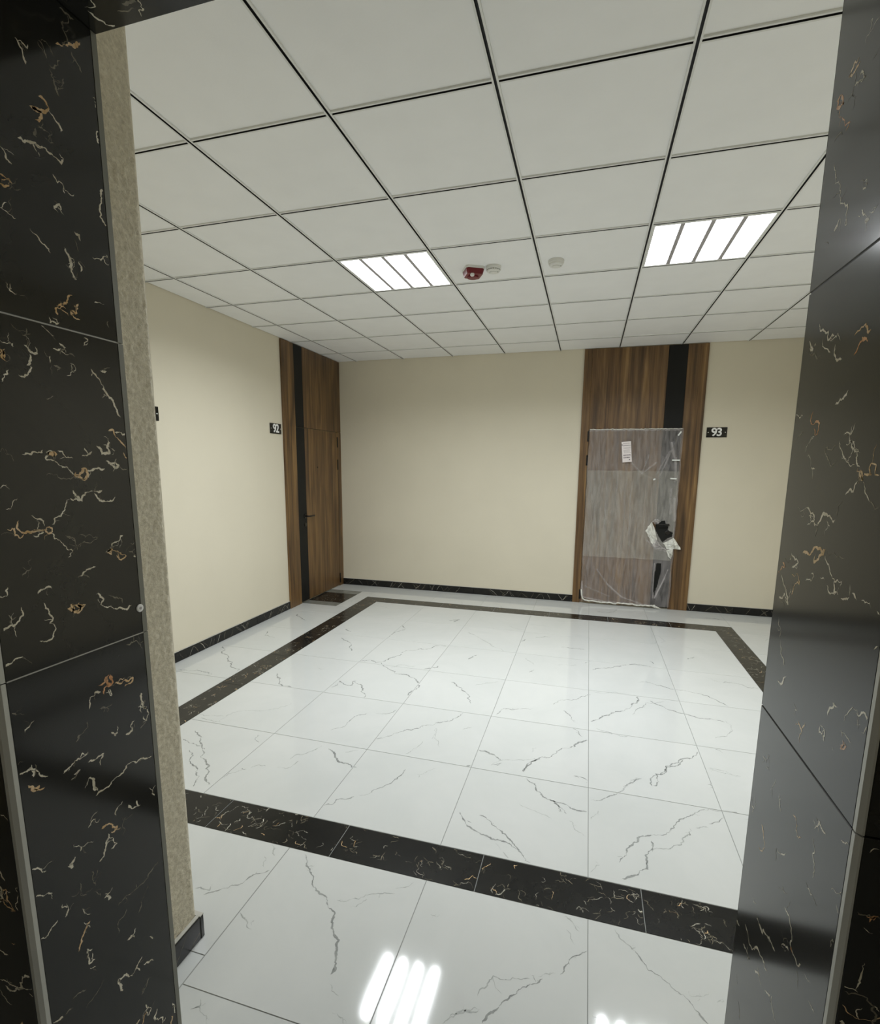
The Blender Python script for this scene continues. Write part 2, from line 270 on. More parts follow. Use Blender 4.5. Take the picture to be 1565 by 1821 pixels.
VR = """w 1.7 -962,2109 -947,2108 -927,2108 -929,2102;f 1.2 -974,2068 -956,2063;g 2.1 -913,2096 -899,2098 -885,2089 -903,2084 -918,2088;w 2.6 -919,2064 -928,2070 -942,2054 -921,2059 -909,2064;f 1.6 -906,2064 -917,2045 -910,2030;o 3.1 -865,2079 -850,2079 -864,2062 -876,2060 -865,2079;o 1.7 -865,2059 -864,2050;o 2.2 -876,2040 -893,2021 -908,2017 -896,2012;f 1.1 -886,2015 -858,2018;f 1.1 -890,2052 -913,2047;w 1.6 -868,1983 -877,1965 -881,1950 -905,1929 -908,1918 -928,1899 -936,1882;w 2.5 -914,1888 -899,1878 -911,1879;w 1.7 -1025,1856 -1006,1858;w 1.5 -975,1866 -983,1863;w 2.4 -996,1851 -1009,1847;w 1.5 -978,1900 -987,1893;g 2.7 -1010,1703 -1024,1707 -1038,1711 -1045,1700 -1054,1700;w 1.7 -886,1749 -911,1732 -946,1718;f 1.4 -869,1873 -884,1867;w 2.1 -852,1731 -881,1719 -869,1713 -856,1719;f 1.5 -859,1708 -909,1695;w 1.4 -907,1722 -918,1706 -940,1696;w 1.3 -934,1717 -969,1706;w 2.4 -953,1704 -980,1679;o 2.9 -1032,1696 -1049,1687;w 2.1 -1013,1632 -1002,1622 -978,1617;w 2.2 -847,1611 -863,1611;o 2.6 -902,1615 -896,1601 -912,1594 -932,1594 -930,1579 -924,1576 -914,1588;w 1.5 -917,1575 -899,1566 -889,1551;f 1.2 -874,1585 -847,1572;w 1.5 -1046,1586 -1032,1573 -1016,1572;w 1.5 -1033,1570 -1044,1559 -1069,1547;w 1.7 -1028,1559 -1052,1555 -1063,1543 -1074,1528;w 1.5 -1008,1564 -1017,1551 -1031,1540 -1059,1532;f 1.1 -963,1555 -972,1544 -1007,1536;f 1.1 -963,1555 -998,1559;g 3.1 -1078,1525 -1075,1518 -1084,1512 -1076,1524;g 1.8 -1084,1518 -1104,1520 -1097,1528 -1112,1531 -1113,1519 -1123,1519;w 1.7 -1075,1511 -1045,1491;f 1.0 -1039,1484 -1027,1460;w 1.4 -1087,1510 -1100,1494 -1109,1486;f 0.9 -1109,1486 -1132,1480;w 1.7 -921,1528 -936,1526;w 1.7 -898,1458 -930,1465 -954,1456 -957,1445;w 3.0 -934,1439 -971,1442 -997,1461 -1025,1456;w 1.6 -1000,1452 -1011,1445 -998,1437;g 2.5 -930,1393 -958,1395 -974,1410 -1006,1409 -1002,1402 -975,1386 -977,1399;f 0.8 -1006,1412 -1035,1411 -1066,1408;w 1.3 -1009,1402 -1028,1386 -1040,1375 -1067,1376 -1065,1368;w 2.3 -1046,1374 -1050,1359 -1062,1357 -1062,1367;w 1.3 -1026,1362 -1035,1354 -1054,1355;w 2.2 -885,1386 -881,1374 -917,1376 -892,1363;o 1.9 -849,1364 -864,1358 -842,1344;w 1.9 -851,1342 -870,1327 -896,1300 -851,1302;g 1.8 -896,1352 -923,1354 -931,1343 -910,1333 -906,1319;w 2.0 -953,1354 -981,1366 -970,1369;w 2.7 -1003,1368 -1016,1368;w 2.0 -1071,1354 -1093,1361;w 1.9 -1098,1368 -1112,1362;w 1.4 -1123,1365 -1146,1361;w 1.3 -1160,1361 -1167,1358;w 1.9 -862,1268 -876,1252 -877,1236;w 1.6 -882,1234 -912,1198;w 1.3 -1166,1316 -1173,1322;w 2.6 -892,1163 -910,1164 -926,1184;w 1.8 -974,1149 -982,1150;g 1.8 -990,1137 -1008,1128 -1014,1146;w 2.2 -1062,1165 -1062,1156 -1079,1152 -1077,1167 -1062,1165;w 2.1 -1080,1190 -1082,1203 -1090,1213 -1102,1213;w 1.2 -1123,1204 -1135,1226 -1144,1230 -1154,1227 -1153,1214 -1161,1218;w 1.6 -1149,1228 -1170,1234 -1188,1232 -1201,1231;w 2.0 -1119,1189 -1124,1183;o 2.2 -1127,1180 -1124,1166 -1137,1176 -1130,1179;w 1.3 -1104,1157 -1107,1153;f 2.1 -863,1005 -894,1022;f 2.1 -887,997 -902,999;w 1.6 -935,1003 -923,979;w 1.6 -954,988 -970,966;w 1.8 -840,888 -854,891;g 2.3 -1016,993 -1033,987 -1038,973 -1050,980;g 2.8 -897,889 -913,875 -922,863 -895,846;w 1.6 -1086,1022 -1096,1041 -1119,1037;w 1.1 -1087,1008 -1093,988 -1101,955;w 2.2 -973,901 -994,907 -1007,919;w 1.9 -1157,1058 -1182,1062 -1212,1071;w 1.1 -1204,1097 -1217,1098;w 1.9 -1090,930 -1107,932;w 1.7 -1152,982 -1171,993 -1188,994;w 1.0 -1168,974 -1176,966;w 1.8 -898,740 -919,744;f 1.2 -995,847 -1035,870;w 1.5 -1028,841 -1048,842 -1059,833 -1062,809 -1076,803 -1102,813;w 2.6 -927,723 -959,723 -987,744 -1015,745;w 2.4 -877,662 -897,657 -942,678 -972,686 -998,685;w 2.7 -827,632 -849,630;w 2.2 -879,621 -920,627;w 2.0 -946,635 -969,648;o 3.2 -1063,806 -1072,802;w 1.8 -1035,778 -1060,793;w 1.5 -1170,913 -1171,926 -1194,923;f 1.1 -862,538 -872,519;w 1.2 -1196,896 -1210,885;w 1.6 -996,646 -1018,666;f 0.8 -1091,792 -1104,773;w 1.4 -1116,813 -1135,818;w 1.3 -1136,791 -1155,794;w 1.6 -1026,670 -1037,653 -1052,649;f 1.5 -884,497 -905,477"""
VLF = """g 2.9 1582,600 1603,620 1603,592 1622,571 1591,588;w 1.2 1618,801 1648,785;w 1.7 1541,372 1599,366 1648,382;w 1.3 1628,366 1650,323;g 1.7 1596,484 1608,485;f 1.2 1611,700 1617,699"""
VRF = """w 1.2 3114,968 3124,962;o 2.1 3115,984 3123,981 3126,987 3119,977;w 1.2 3134,865 3144,855;w 1.0 3125,836 3126,854;w 1.2 3108,1070 3117,1076"""
VFLOOR = """d 5.3 1754,-267 1814,-329 1859,-391 1907,-421 1965,-466 2008,-516 2058,-567 2079,-630 2086,-678;d 2.5 2100,-705 2120,-722 2141,-729;d 3.0 2157,-774 2187,-793;d 2.5 1797,-323 1822,-310;d 2.6 1600,-264 1646,-311;d 2.5 1609,-322 1638,-371;d 4.0 1510,-545 1553,-508 1600,-473 1620,-425 1671,-377;d 3.1 1460,-530 1519,-523 1509,-505;d 2.9 1682,-569 1731,-594 1762,-614;d 2.9 1752,-601 1746,-581;d 2.3 1979,-429 2051,-403 2093,-366 2166,-341;d 3.0 2035,-440 2080,-394;d 2.4 2159,-321 2217,-273;d 2.2 2315,-389 2336,-392;d 2.4 2450,-715 2478,-679 2504,-659 2539,-648;d 3.7 1754,-881 1774,-866 1761,-851;d 2.4 1776,-869 1810,-883 1828,-900;d 4.4 2555,-682 2573,-647 2598,-612 2625,-582 2676,-534 2705,-508;d 3.1 2465,-694 2495,-664 2542,-647;d 2.6 2528,-614 2560,-541 2612,-539 2668,-519;d 3.9 2679,-505 2687,-524;d 1.3 2560,-541 2594,-588;d 4.0 2754,-479 2769,-447 2794,-406 2833,-375;d 2.0 2704,-494 2742,-480;d 2.8 2919,-265 2944,-303 2982,-331;d 3.5 2969,-331 2983,-315;d 3.9 2982,-331 3015,-388 3061,-409 3093,-433 3128,-467 3159,-505;d 1.9 3122,-434 3185,-406;d 3.1 3196,-434 3210,-421;d 2.1 2767,-315 2796,-367;d 2.2 2758,-265 2808,-311;d 2.4 2848,-574 2886,-586;d 5.4 2283,155 2336,77 2399,48 2466,28 2520,25 2559,0;d 4.5 2371,159 2429,133 2484,87 2548,21 2589,-28 2622,-59;d 3.8 2329,110 2350,102;d 2.6 2507,-28 2533,-56;d 1.8 2470,10 2497,-19;d 1.9 2530,292 2592,263 2680,230;d 4.5 2524,544 2534,606 2571,679;d 6.1 2541,492 2597,411 2651,360 2723,288;d 5.9 2661,363 2720,349 2778,320 2835,318;d 3.9 2682,345 2742,278;d 2.8 2758,239 2826,156;d 4.1 2849,412 2902,436 2972,507 3047,609 3091,659;d 4.4 3136,609 3162,709 3219,805 3316,896;d 2.9 2848,274 2881,343;d 5.3 2953,46 2986,128 3032,186 3096,244;d 3.8 3097,251 3192,335 3215,370 3288,443 3360,500 3442,512 3492,505;d 6.8 3088,209 3069,140 3055,43 3025,18 2960,-34;d 3.5 3085,145 3174,209 3250,297;d 5.5 3254,318 3244,289;d 2.8 3280,347 3326,368 3333,363;d 3.8 3339,393 3413,458;d 1.7 2843,-37 2880,13;d 2.2 3432,859 3572,824;d 6.3 3409,719 3404,673;d 4.3 2771,590 2834,563;d 7.7 615,1261 714,1150 770,1091 850,1086;d 8.1 632,2359 714,2304;d 5.6 706,2124 877,1945 936,1855;d 6.0 1118,1275 1238,1236 1221,1307 1382,1136 1399,1079;d 4.6 1111,1159 1118,1275;d 4.9 852,1442 909,1438;d 2.7 715,529 698,608 750,683 913,763 989,864;d 2.7 501,577 609,581 689,599;d 3.9 566,539 712,522;d 6.9 641,400 744,332 814,260 893,175 961,134 1085,2;d 4.8 647,302 792,276;d 5.5 762,222 858,123 900,106 1018,-36;d 4.9 1021,466 1076,398;d 6.8 1474,450 1563,379 1673,330 1699,338;d 5.4 1105,62 1140,130 1170,158;d 3.3 1185,172 1247,211;d 3.5 1330,298 1384,378 1425,469;d 3.3 1305,219 1363,226 1379,302;d 2.3 1573,447 1636,488;d 5.0 1685,17 1719,75 1785,120;d 4.2 1801,133 1876,215 1930,303 1943,393;d 3.3 2011,365 2088,446;d 3.9 1392,630 1449,768 1509,886;d 4.1 1560,902 1667,980;d 5.1 1681,618 1792,739 1876,804 1955,895 2035,947 2082,1062;d 3.8 2122,866 2177,909;d 2.4 1984,711 1973,834 2050,637;d 2.4 1896,523 1945,675;d 5.9 1890,1495 1971,1425 2066,1312 2098,1206;d 3.1 2065,1492 2216,1596;d 6.9 1093,1654 1231,1674 1318,1821 1360,1910;d 5.5 1351,1933 1473,2077 1668,2193;d 7.9 1271,1686 1399,1568 1536,1526 1622,1471 1698,1341 1682,1160;d 3.3 1384,1607 1550,1681;d 6.6 1634,1663 1718,1756;d 7.0 1911,1957 1957,2071;d 8.6 1492,2919 1586,2987 1542,2897;d 3.9 1760,2616 1887,2497 2034,2337;d 6.0 1089,2643 1110,2252;d 6.9 2258,678 2339,658 2394,611;d 7.8 2231,510 2261,529;d 5.6 2357,558 2402,592;d 6.9 -149,1623 67,1430 324,1212;d 6.6 -58,2662 143,2490;d 5.9 -23,2084 139,1945;d 4.8 -126,1094 175,1103;d 4.7 2345,2120 2429,1993;d 7.5 2407,1844 2439,1894;d 3.6 2371,2660 2508,2714;d 5.1 2608,2465 2804,2476;d 6.3 2806,2153 2851,2211;d 3.1 2599,2046 2747,2092;d 6.1 2865,2026 2953,2094 3104,2203 3308,2225;d 4.7 3307,2353 3330,2295;d 8.0 3604,2490 3667,2555;d 5.4 3185,1887 3296,1879 3419,1832 3565,1811 3639,1755 3712,1657;d 4.2 3767,2060 3872,2075 3983,2023;d 2.9 3666,2139 3767,2060;d 4.0 2615,1349 2698,1449 2786,1523 2850,1574;d 3.7 2680,1283 2731,1218 2762,1149;d 4.6 2747,1070 2805,983;d 6.3 2849,1188 2908,1258 3005,1370 3094,1453 3143,1541 3157,1637;d 3.8 3099,1357 3199,1558 3314,1609;d 6.2 3228,1597 3313,1506 3433,1460 3506,1429 3634,1417;d 2.7 2863,1627 3019,1665 3146,1650;d 4.6 2882,1112 3012,1057 3056,1071;d 3.5 3533,1194 3604,1238 3650,1347 3641,1444;d 6.6 2759,859 2784,921 2837,959;d 5.3 2520,545 2531,621 2595,708 2692,818 2753,868;d 3.2 2539,741 2566,790;d 3.1 2354,568 2437,631 2565,689;d 5.1 3138,613 3164,723 3222,813 3300,893 3378,956 3406,1005;d 2.9 2993,537 3023,587 3088,656;d 2.0 3428,848 3535,818;d 4.8 3414,730 3408,679;d 3.9 2762,583 2790,575;d 6.5 3506,1066 3533,1054;d 3.8 2281,1106 2315,1199 2497,1255;d 8.8 2264,2515 2292,2578;d 3.4 1903,2456 2006,2380 2153,2223;d 6.4 2916,3705 3037,3704 3123,3851;d 6.1 3994,3820 4135,3793"""
def parse(t, g=1.0):
    out = []
    for s in t.split(';'):
        q = s.split()
        if len(q) > 3: out.append((q[0], float(q[1])/1000*g, [tuple(float(a)/1000 for a in p.split(',')) for p in q[2:]]))
    return out
def ribbon(kind, w, pts, step=.006, jit=.16, rnd=random):
    """crinkled, tapering strip along a polyline -> quads in 2-D"""
    P = []
    for a, b in zip(pts, pts[1:]):
        L = math.dist(a, b); n = max(1, int(L/step)); nx, ny = -(b[1]-a[1])/(L+1e-9), (b[0]-a[0])/(L+1e-9)
        for k in range(n):
            t = k/n; j = rnd.gauss(0, jit)*step*(1 if k else .3)
            P.append((a[0]+(b[0]-a[0])*t+nx*j, a[1]+(b[1]-a[1])*t+ny*j))
    P.append(pts[-1]); n = len(P); out = []
    if n < 2: return out
    ws = []; wv = 1.0
    for k in range(n):
        wv += rnd.gauss(0, .22); wv = min(1.45, max(.45, wv))
        e = min(1, (min(k, n-1-k)+.45)/2.2)
        ws.append(w*.5*wv*e)
    L, R = [], []
    for k in range(n):
        a, b = P[max(k-1, 0)], P[min(k+1, n-1)]; d = math.dist(a, b)+1e-9
        nx, ny = -(b[1]-a[1])/d, (b[0]-a[0])/d
        L.append((P[k][0]+nx*ws[k], P[k][1]+ny*ws[k])); R.append((P[k][0]-nx*ws[k], P[k][1]-ny*ws[k]))
    for k in range(n-1): out.append((kind, L[k], L[k+1], R[k+1], R[k]))
    return out
def fractal(kind, w, pts, rnd=random, amp=.15, fine=.0028, twigs=True):
    """crinkled branching vein along a traced polyline"""
    def sub(a, b):
        L = math.dist(a, b)
        if L < fine: return [a]
        nx, ny = -(b[1]-a[1]), (b[0]-a[0]); j = rnd.gauss(0, amp); j = max(-.3, min(.3, j)); t = rnd.uniform(.4, .6)
        m = (a[0]+(b[0]-a[0])*t+nx*j, a[1]+(b[1]-a[1])*t+ny*j)
        return sub(a, m)+sub(m, b)
    P = []
    for a, b in zip(pts, pts[1:]): P += sub(a, b)
    P.append(pts[-1]); n = len(P); out = []
    if n < 2: return out
    ws = []; wv = 1.0
    for k in range(n):
        wv += rnd.gauss(0, .30)+(1-wv)*.12; wv = min(1.8, max(.28, wv)); ws.append(w*.5*wv*min(1, (min(k, n-1-k)+.3)/2.5))
    L, R = [], []
    for k in range(n):
        a, b = P[max(k-1, 0)], P[min(k+1, n-1)]; d = math.dist(a, b)+1e-9
        nx, ny = -(b[1]-a[1])/d, (b[0]-a[0])/d
        L.append((P[k][0]+nx*ws[k], P[k][1]+ny*ws[k])); R.append((P[k][0]-nx*ws[k], P[k][1]-ny*ws[k]))
    for k in range(n-1): out.append((kind, L[k], L[k+1], R[k+1], R[k]))
    if twigs and w > .0013:
        for _ in range(rnd.choice((0, 1, 1, 2, 3))):
            p = P[rnd.randrange(n)]; a = rnd.uniform(0, 6.28); q = [p]
            for _ in range(rnd.randint(2, 4)):
                a += rnd.gauss(0, .7); st = rnd.uniform(.003, .008); q.append((q[-1][0]+math.cos(a)*st, q[-1][1]+math.sin(a)*st))
            out += fractal(rnd.choice((kind, kind, 'f')), w*rnd.uniform(.3, .6), q, rnd, amp, fine, False)
    return out
def crackle(x0, x1, y0, y1, n, smax=.05, wmin=.0008, wmax=.003, kinds='wwgf', bias=0.0, rnd=random):
    """clusters of short broken veins inside a rectangle"""
    out = []
    for _ in range(n):
        cx, cy = rnd.uniform(x0, x1), rnd.uniform(y0, y1); a0 = rnd.gauss(bias, .8)
        for _ in range(rnd.randint(1, 4)):
            px, py = cx+rnd.gauss(0, smax*.5), cy+rnd.gauss(0, smax*.35); a = a0+rnd.gauss(0, .6); pts = [(px, py)]
            for _ in range(rnd.randint(2, 5)):
                a += rnd.gauss(0, .8); st = rnd.uniform(.15, .5)*smax
                px += math.cos(a)*st; py += math.sin(a)*st; pts.append((px, py))
            out += fractal(rnd.choice(kinds), rnd.uniform(wmin, wmax), pts, rnd, .15, .004, False)
    return [q for q in out if all(x0+.003 < p[0] < x1-.003 and y0+.003 < p[1] < y1-.003 for p in q[1:])]
VM = {'w': 1, 'g': 2, 'o': 3, 'f': 4}
STONE = ['black', 'vein_white', 'vein_gold', 'vein_rust', 'vein_faint']
EPS = .00018
def put(mb, quads, plane, val, vm=VM, eps=EPS):
    """lay vein quads on a plane: 'x+','x-' (a=y,b=z), 'y-' (a=x,b=z), 'z+' (a=x,b=y), 'z-'"""
    for q in quads:
        P = []
        for a, b in q[1:]:
            if plane[0] == 'x': P.append((val+(eps if plane[1] == '+' else -eps), a, b))
            elif plane[0] == 'y': P.append((a, val+(eps if plane[1] == '+' else -eps), b))
            else: P.append((a, b, val+(eps if plane[1] == '+' else -eps)))
        mb.quad(*P, m=vm[q[0]])
def inside(q, a0, a1, b0, b1, g=.0025):
    return all(a0+g < p[0] < a1-g and b0+g < p[1] < b1-g for p in q[1:])

# ================================================================= THE SETTING
# ---- floor: grout bed + every tile a piece of its own
floor = boxo('floor', XL-.12, XR+.12, LY-.12, YB+.12, -.06, -.0016, 'grout', kind='structure', ch=0)
fq = []; rf = random.Random(4)
for k_, w_, p_ in parse(VFLOOR): fq += fractal('d' if w_ > .0035 else 's', w_*.95, p_, rf, .11, .007)
FM = {'d': 1, 's': 2, 'f': 2}
GAP = .0013
def floor_tile(x0, x1, y0, y1, kind='white', rnd_veins=True):
    if x1-x0 < .02 or y1-y0 < .02: return
    g = GAP; mb = MB(); mb.box(x0+g, x1-g, y0+g, y1-g, -.0015, 0, 0, .0006)
    if kind == 'white':
        qs = [q for q in fq if x0+g+.001 < q[1][0] < x1-g-.001 and y0+g+.001 < q[1][1] < y1-g-.001 and inside(q, x0, x1, y0, y1, g)]
        if not qs:
            qs = []
            for _ in range(2 if (x1-x0)*(y1-y0) > .1 else 1):
                px, py = random.uniform(x0, x1), random.uniform(y0, y1); a = random.choice((.6, 2.6, -.5))+random.gauss(0, .3); pts = [(px, py)]
                for _ in range(random.randint(3, 6)):
                    a += random.gauss(0, .5); px += math.cos(a)*.07; py += math.sin(a)*.07; pts.append((px, py))
                qs += ribbon('s', random.uniform(.0015, .003), pts, .012, .1)
            qs = [q for q in qs if inside(q, x0, x1, y0, y1, g+.001)]
        put(mb, qs, 'z+', 0, FM)
        add('floor_tile', mb.mesh('floor_tile'), ['tile', 'vein_grey', 'vein_grey_soft'], floor)
    elif kind == 'black':
        n = int((x1-x0)*(y1-y0)*300)+2
        qs = crackle(x0, x1, y0, y1, n, .03, .0007, .0022, 'wwwgffff')
        put(mb, qs, 'z+', 0)
        o = add('border_tile', mb.mesh('border_tile'), ['black_floor', 'vein_crackle', 'vein_gold', 'vein_rust', 'vein_faint'], floor)
        o['label'] = 'black veined border tile'
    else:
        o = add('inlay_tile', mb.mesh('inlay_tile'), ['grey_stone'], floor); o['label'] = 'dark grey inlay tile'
FX = [.521+.5788*k for k in range(7)]                 # .521 ... 3.994
FY = [-.065+.5708*k for k in range(7)]                # -.065 ... 3.36
B0, B1, B2, B3 = -.252, -.065, 3.36, 3.545            # front and back band
C0, C1, C2, C3 = .33, .521, 3.994, 4.17               # left and right band
for i in range(6):
    for j in range(6): floor_tile(FX[i], FX[i+1], FY[j], FY[j+1])
bx = [C0, .682, 1.267, 1.852, 2.438, 3.022, 3.607, C3]
for a, b in zip(bx, bx[1:]):
    floor_tile(a, b, B0, B1, 'black'); floor_tile(a, b, B2, B3, 'black')
by = [B1, .42, 1.005, 1.59, 2.175, 2.76, B2]
for a, b in zip(by, by[1:]):
    floor_tile(C0, C1, a, b, 'black'); floor_tile(C2, C3, a, b, 'black')
# margins between the band and the walls
my = [YN, B0] + FY[1:6] + [3.06]
for a, b in zip(my[1:], my[2:]): floor_tile(XL, C0, a, b)
floor_tile(.17, C0, 3.06, 3.75); floor_tile(XL, C0, 3.75, YB)
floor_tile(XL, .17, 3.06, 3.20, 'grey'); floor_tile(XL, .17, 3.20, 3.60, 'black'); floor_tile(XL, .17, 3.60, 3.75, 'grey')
mx_ = [C0] + FX[1:6] + [C3]
for a, b in zip(mx_, mx_[1:]): floor_tile(a, b, B3, YB)
for a, b in zip([B0]+FY[1:7]+[YB-.001], FY[1:7]+[YB]): floor_tile(C3, XR, a, b)
FXF = [XL, -.058] + FX + [4.573, XR]
for a, b in zip(FXF, FXF[1:]):                         # first row inside the room, then through the opening
    if b <= 1.11 or a >= 3.9: floor_tile(a, b, YN, B0)
floor_tile(1.0998, 1.678, -.735, B0)
floor_tile(TX, 1.678, JY0, -.735)
for k in (2, 3, 4): floor_tile(FX[k], FX[k+1], -.829, B0); floor_tile(FX[k], FX[k+1], -1.408, -.829)
floor_tile(FX[5], FX[6], YN, B0)
LXF = [LX0, .521] + FX[1:] + [LX1]
for a, b in zip(LXF, LXF[1:]):
    if b <= 1.679 or a > 3.4: floor_tile(a, b, -1.408, JY0-.0)
    for c, d in ((-1.987, -1.408), (-2.566, -1.987), (-3.145, -2.566), (LY, -3.145)): floor_tile(a, b, c, d)

# ---- walls
def wall(name, x0, x1, y0, y1, z0, z1, m='wall'):
    return boxo(name, x0, x1, y0, y1, z0, z1, m, kind='structure', ch=0)
ZT = ZC+.06
wall_left = wall('wall_left', XL-.12, XL, YN-.5, YB+.12, -.0015, ZT)
wall_back = wall('wall_back', XL, XR, YB, YB+.12, -.0015, ZT)
wall_right = wall('wall_right', XR, XR+.12, YN-.5, YB+.12, -.0015, ZT)
mb = MB(); mb.box(XL, TX-.004, JY0+.03, YN, -.0015, ZT); mb.box(TX2, XR, JY0+.03, YN, -.0015, ZT)
mb.box(TX-.004, JL-.041, JY0+.03, JY1-.002, -.0015, ZT); mb.box(JR+.051, TX2, JY0+.03, JY1-.002, -.0015, ZT)
mb.box(JL-.041, JR+.051, JY0+.03, JY1-.006, LZ+.03, ZT)
wall_near = add('wall_near', mb.mesh('wall_near'), 'wall', kind='structure')
wall('wall_rear', LX0, LX1, LY-.12, LY, -.0015, ZT)
wall('wall_rear_left', LX0-.12, LX0, LY-.12, JY0+.03, -.0015, ZT)
wall('wall_rear_right', LX1, LX1+.12, LY-.12, JY0+.03, -.0015, ZT)

# ---- rough plaster reveal beside the left jamb (real relief)
from mathutils import noise as mn
def rough_patch(y0, y1, z0, z1, x, st=.0042):
    mb = MB(); ny = int((y1-y0)/st); nz = int((z1-z0)/st)
    for j in range(nz+1):
        for i in range(ny+1):
            y = y0+(y1-y0)*i/ny; z = z0+(z1-z0)*j/nz
            h = mn.noise(Vector((y*80, z*80, 1)))*.0026+mn.noise(Vector((y*170, z*170, 7)))*.0016
            e = (ny-i)/2.0
            yy = y; xx = x+h
            if i >= ny-2: xx = x+h-.0035*(i-(ny-3))**2/4; yy = y+mn.noise(Vector((z*70, 3, i)))*.0022
            if i == ny: xx = x-.012
            mb.v.append((xx, yy, z))
    for j in range(nz):
        for i in range(ny):
            a = j*(ny+1)+i; mb.f.append((a, a+1, a+ny+2, a+ny+1)); mb.m.append(0)
    me = bpy.data.meshes.new('stucco_reveal'); me.from_pydata(mb.v, [], mb.f); me.update(); return me
add('stucco_reveal', rough_patch(JY1-.012, YN+.002, .082, ZT-.06, TX), 'stucco', wall_near, smooth=True, label='rough tan stucco on the wall end')

# ---- black marble lining of the opening
def slab(parent, x0, x1, y0, y1, z0, z1, faces, n=0):
    """faces: list of (plane, value, strokes) - veins laid on the slab's visible faces"""
    mb = MB(); mb.box(x0, x1, y0, y1, z0, z1, 0, .0008)
    for pl, val, qs in faces:
        a0, a1, b0, b1 = (y0, y1, z0, z1) if pl[0] == 'x' else (x0, x1, z0, z1) if pl[0] == 'y' else (x0, x1, y0, y1)
        put(mb, [q for q in qs if inside(q, a0, a1, b0, b1, .0012)], pl, val)
    return add('marble_slab', mb.mesh('marble_slab'), STONE, parent)
def strokes(t, c0):
    """traced strokes, brought to the size of the slabs (0.835) about (c0, eye height)"""
    o = []; s = .835
    for k_, w_, p_ in parse(t): o += fractal(k_, w_*s*1.05, [(c0+s*(a-c0), 1.525+s*(z-1.525)) for a, z in p_], rv)
    return o
rv = random.Random(21)
qL, qR, qLF, qRF = strokes(VL, -1.864), strokes(VR, -1.864), strokes(VLF, 2.759), strokes(VRF, 2.759)
JZ = [0, 1.161, 1.763, LZ]
G = .001
trim1 = empty('trim_1', (JL, JY0, 0), kind='structure')
trim2 = empty('trim_2', (JR, JY0, 0), kind='structure')
trim3 = empty('trim_3', ((JL+JR)/2, JY0, LZ), kind='structure')
rg = random.Random(5)
for k in range(3):
    z0, z1 = JZ[k]+G, JZ[k+1]-G
    slab(trim1, JL-.04, JL, JY0+.014, JY1-.013, z0, z1, [('x+', JL, qL + (crackle(JY0, JY1, 0, .28, 6, rnd=rg) if k == 0 else []))])
    slab(trim2, JR, JR+.05, JY0+.0105, JY1-.004, z0, z1, [('x-', JR, qR + (crackle(JY0, JY1, 0, .4, 7, rnd=rg) if k == 0 else []))])
    # facing slabs on the lobby side
    xs = [LX0, 1.06, JL-.014]
    for a, b in zip(xs, xs[1:]):
        slab(trim1, a+G, b-G, JY0, JY0+.03, z0, z1, [('y-', JY0, qLF+crackle(a, b, z0, z1, int(34*(b-a)*(z1-z0)/.4), .06, .001, .004, rnd=rg))])
    xs = [JR+.0055, 3.69, LX1]
    for a, b in zip(xs, xs[1:]):
        slab(trim2, a+G, b-G, JY0, JY0+.03, z0, z1, [('y-', JY0, qRF+crackle(a, b, z0, z1, int(34*(b-a)*(z1-z0)/.4), .06, .001, .004, rnd=rg))])
# joint filler lines behind the gaps
mb = MB()
for z in JZ[1:3]: mb.box(JL-.03, JL-.0006, JY0+.016, JY1-.010, z-.0016, z+.0016)
add('joint_filler', mb.mesh('joint_filler'), 'grout_light', trim1)
mb = MB()
for z in JZ[1:3]: mb.box(JR+.0012, JR+.04, JY0+.016, JY1-.006, z-.0016, z+.0016)
add('joint_filler', mb.mesh('joint_filler'), 'slot', trim2)
# chamfered edge profiles on the vertical corners
def edge_profile(parent, pts, z0, z1, m='edge'):
    mb = MB(); n = len(pts)
    mb.v = [(x, y, z) for z in (z0, z1) for x, y in pts]
    for k in range(n): mb.f.append((k, (k+1) % n, n+(k+1) % n, n+k)); mb.m.append(0)
    mb.f += [tuple(range(n-1, -1, -1)), tuple(range(n, 2*n))]; mb.m += [0, 0]
    return add('edge_trim', mb.mesh('edge_trim'), m, parent, label='satin grey edge strip')
for z0, z1 in zip(JZ, JZ[1:]):
    edge_profile(trim1, [(JL, JY0+.0135), (JL, JY0+.006), (JL-.006, JY0), (JL-.0135, JY0), (JL-.0135, JY0+.0135)], z0+G, z1-G)
    edge_profile(trim1, [(JL+.0006, JY1-.0125), (JL+.0006, JY1-.001), (JL-.001, JY1), (JL-.03, JY1), (JL-.03, JY1-.0125)], z0+G, z1-G, 'edge_dark')
    edge_profile(trim2, [(JR, JY0+.010), (JR+.006, JY0+.010), (JR+.006, JY0), (JR+.004, JY0), (JR, JY0+.004)], z0+G, z1-G)
    edge_profile(trim2, [(JR, JY1-.0035), (JR+.03, JY1-.0035), (JR+.03, JY1), (JR+.0035, JY1)], z0+G, z1-G, 'edge_dark')
# lintel: soffit slabs and face slabs
xs = [JL-.04, 2.44, JR+.05]
for a, b in zip(xs, xs[1:]):
    slab(trim3, a+G, b-G, JY0+.031, JY1, LZ, LZ+.028, [('z-', LZ, crackle(a, b, JY0, JY1, 26, .05, .001, .0035, rnd=rg)), ('y-', JY0, [])])
xs = [LX0, 1.06, JL, 2.38, JR, 3.69, LX1]
for a, b in zip(xs, xs[1:]):
    slab(trim3, a+G, b-G, JY0, JY0+.03, LZ+G, ZC-.001, [('y-', JY0, crackle(a, b, LZ, ZC, 12, .05, .001, .004, rnd=rg))])

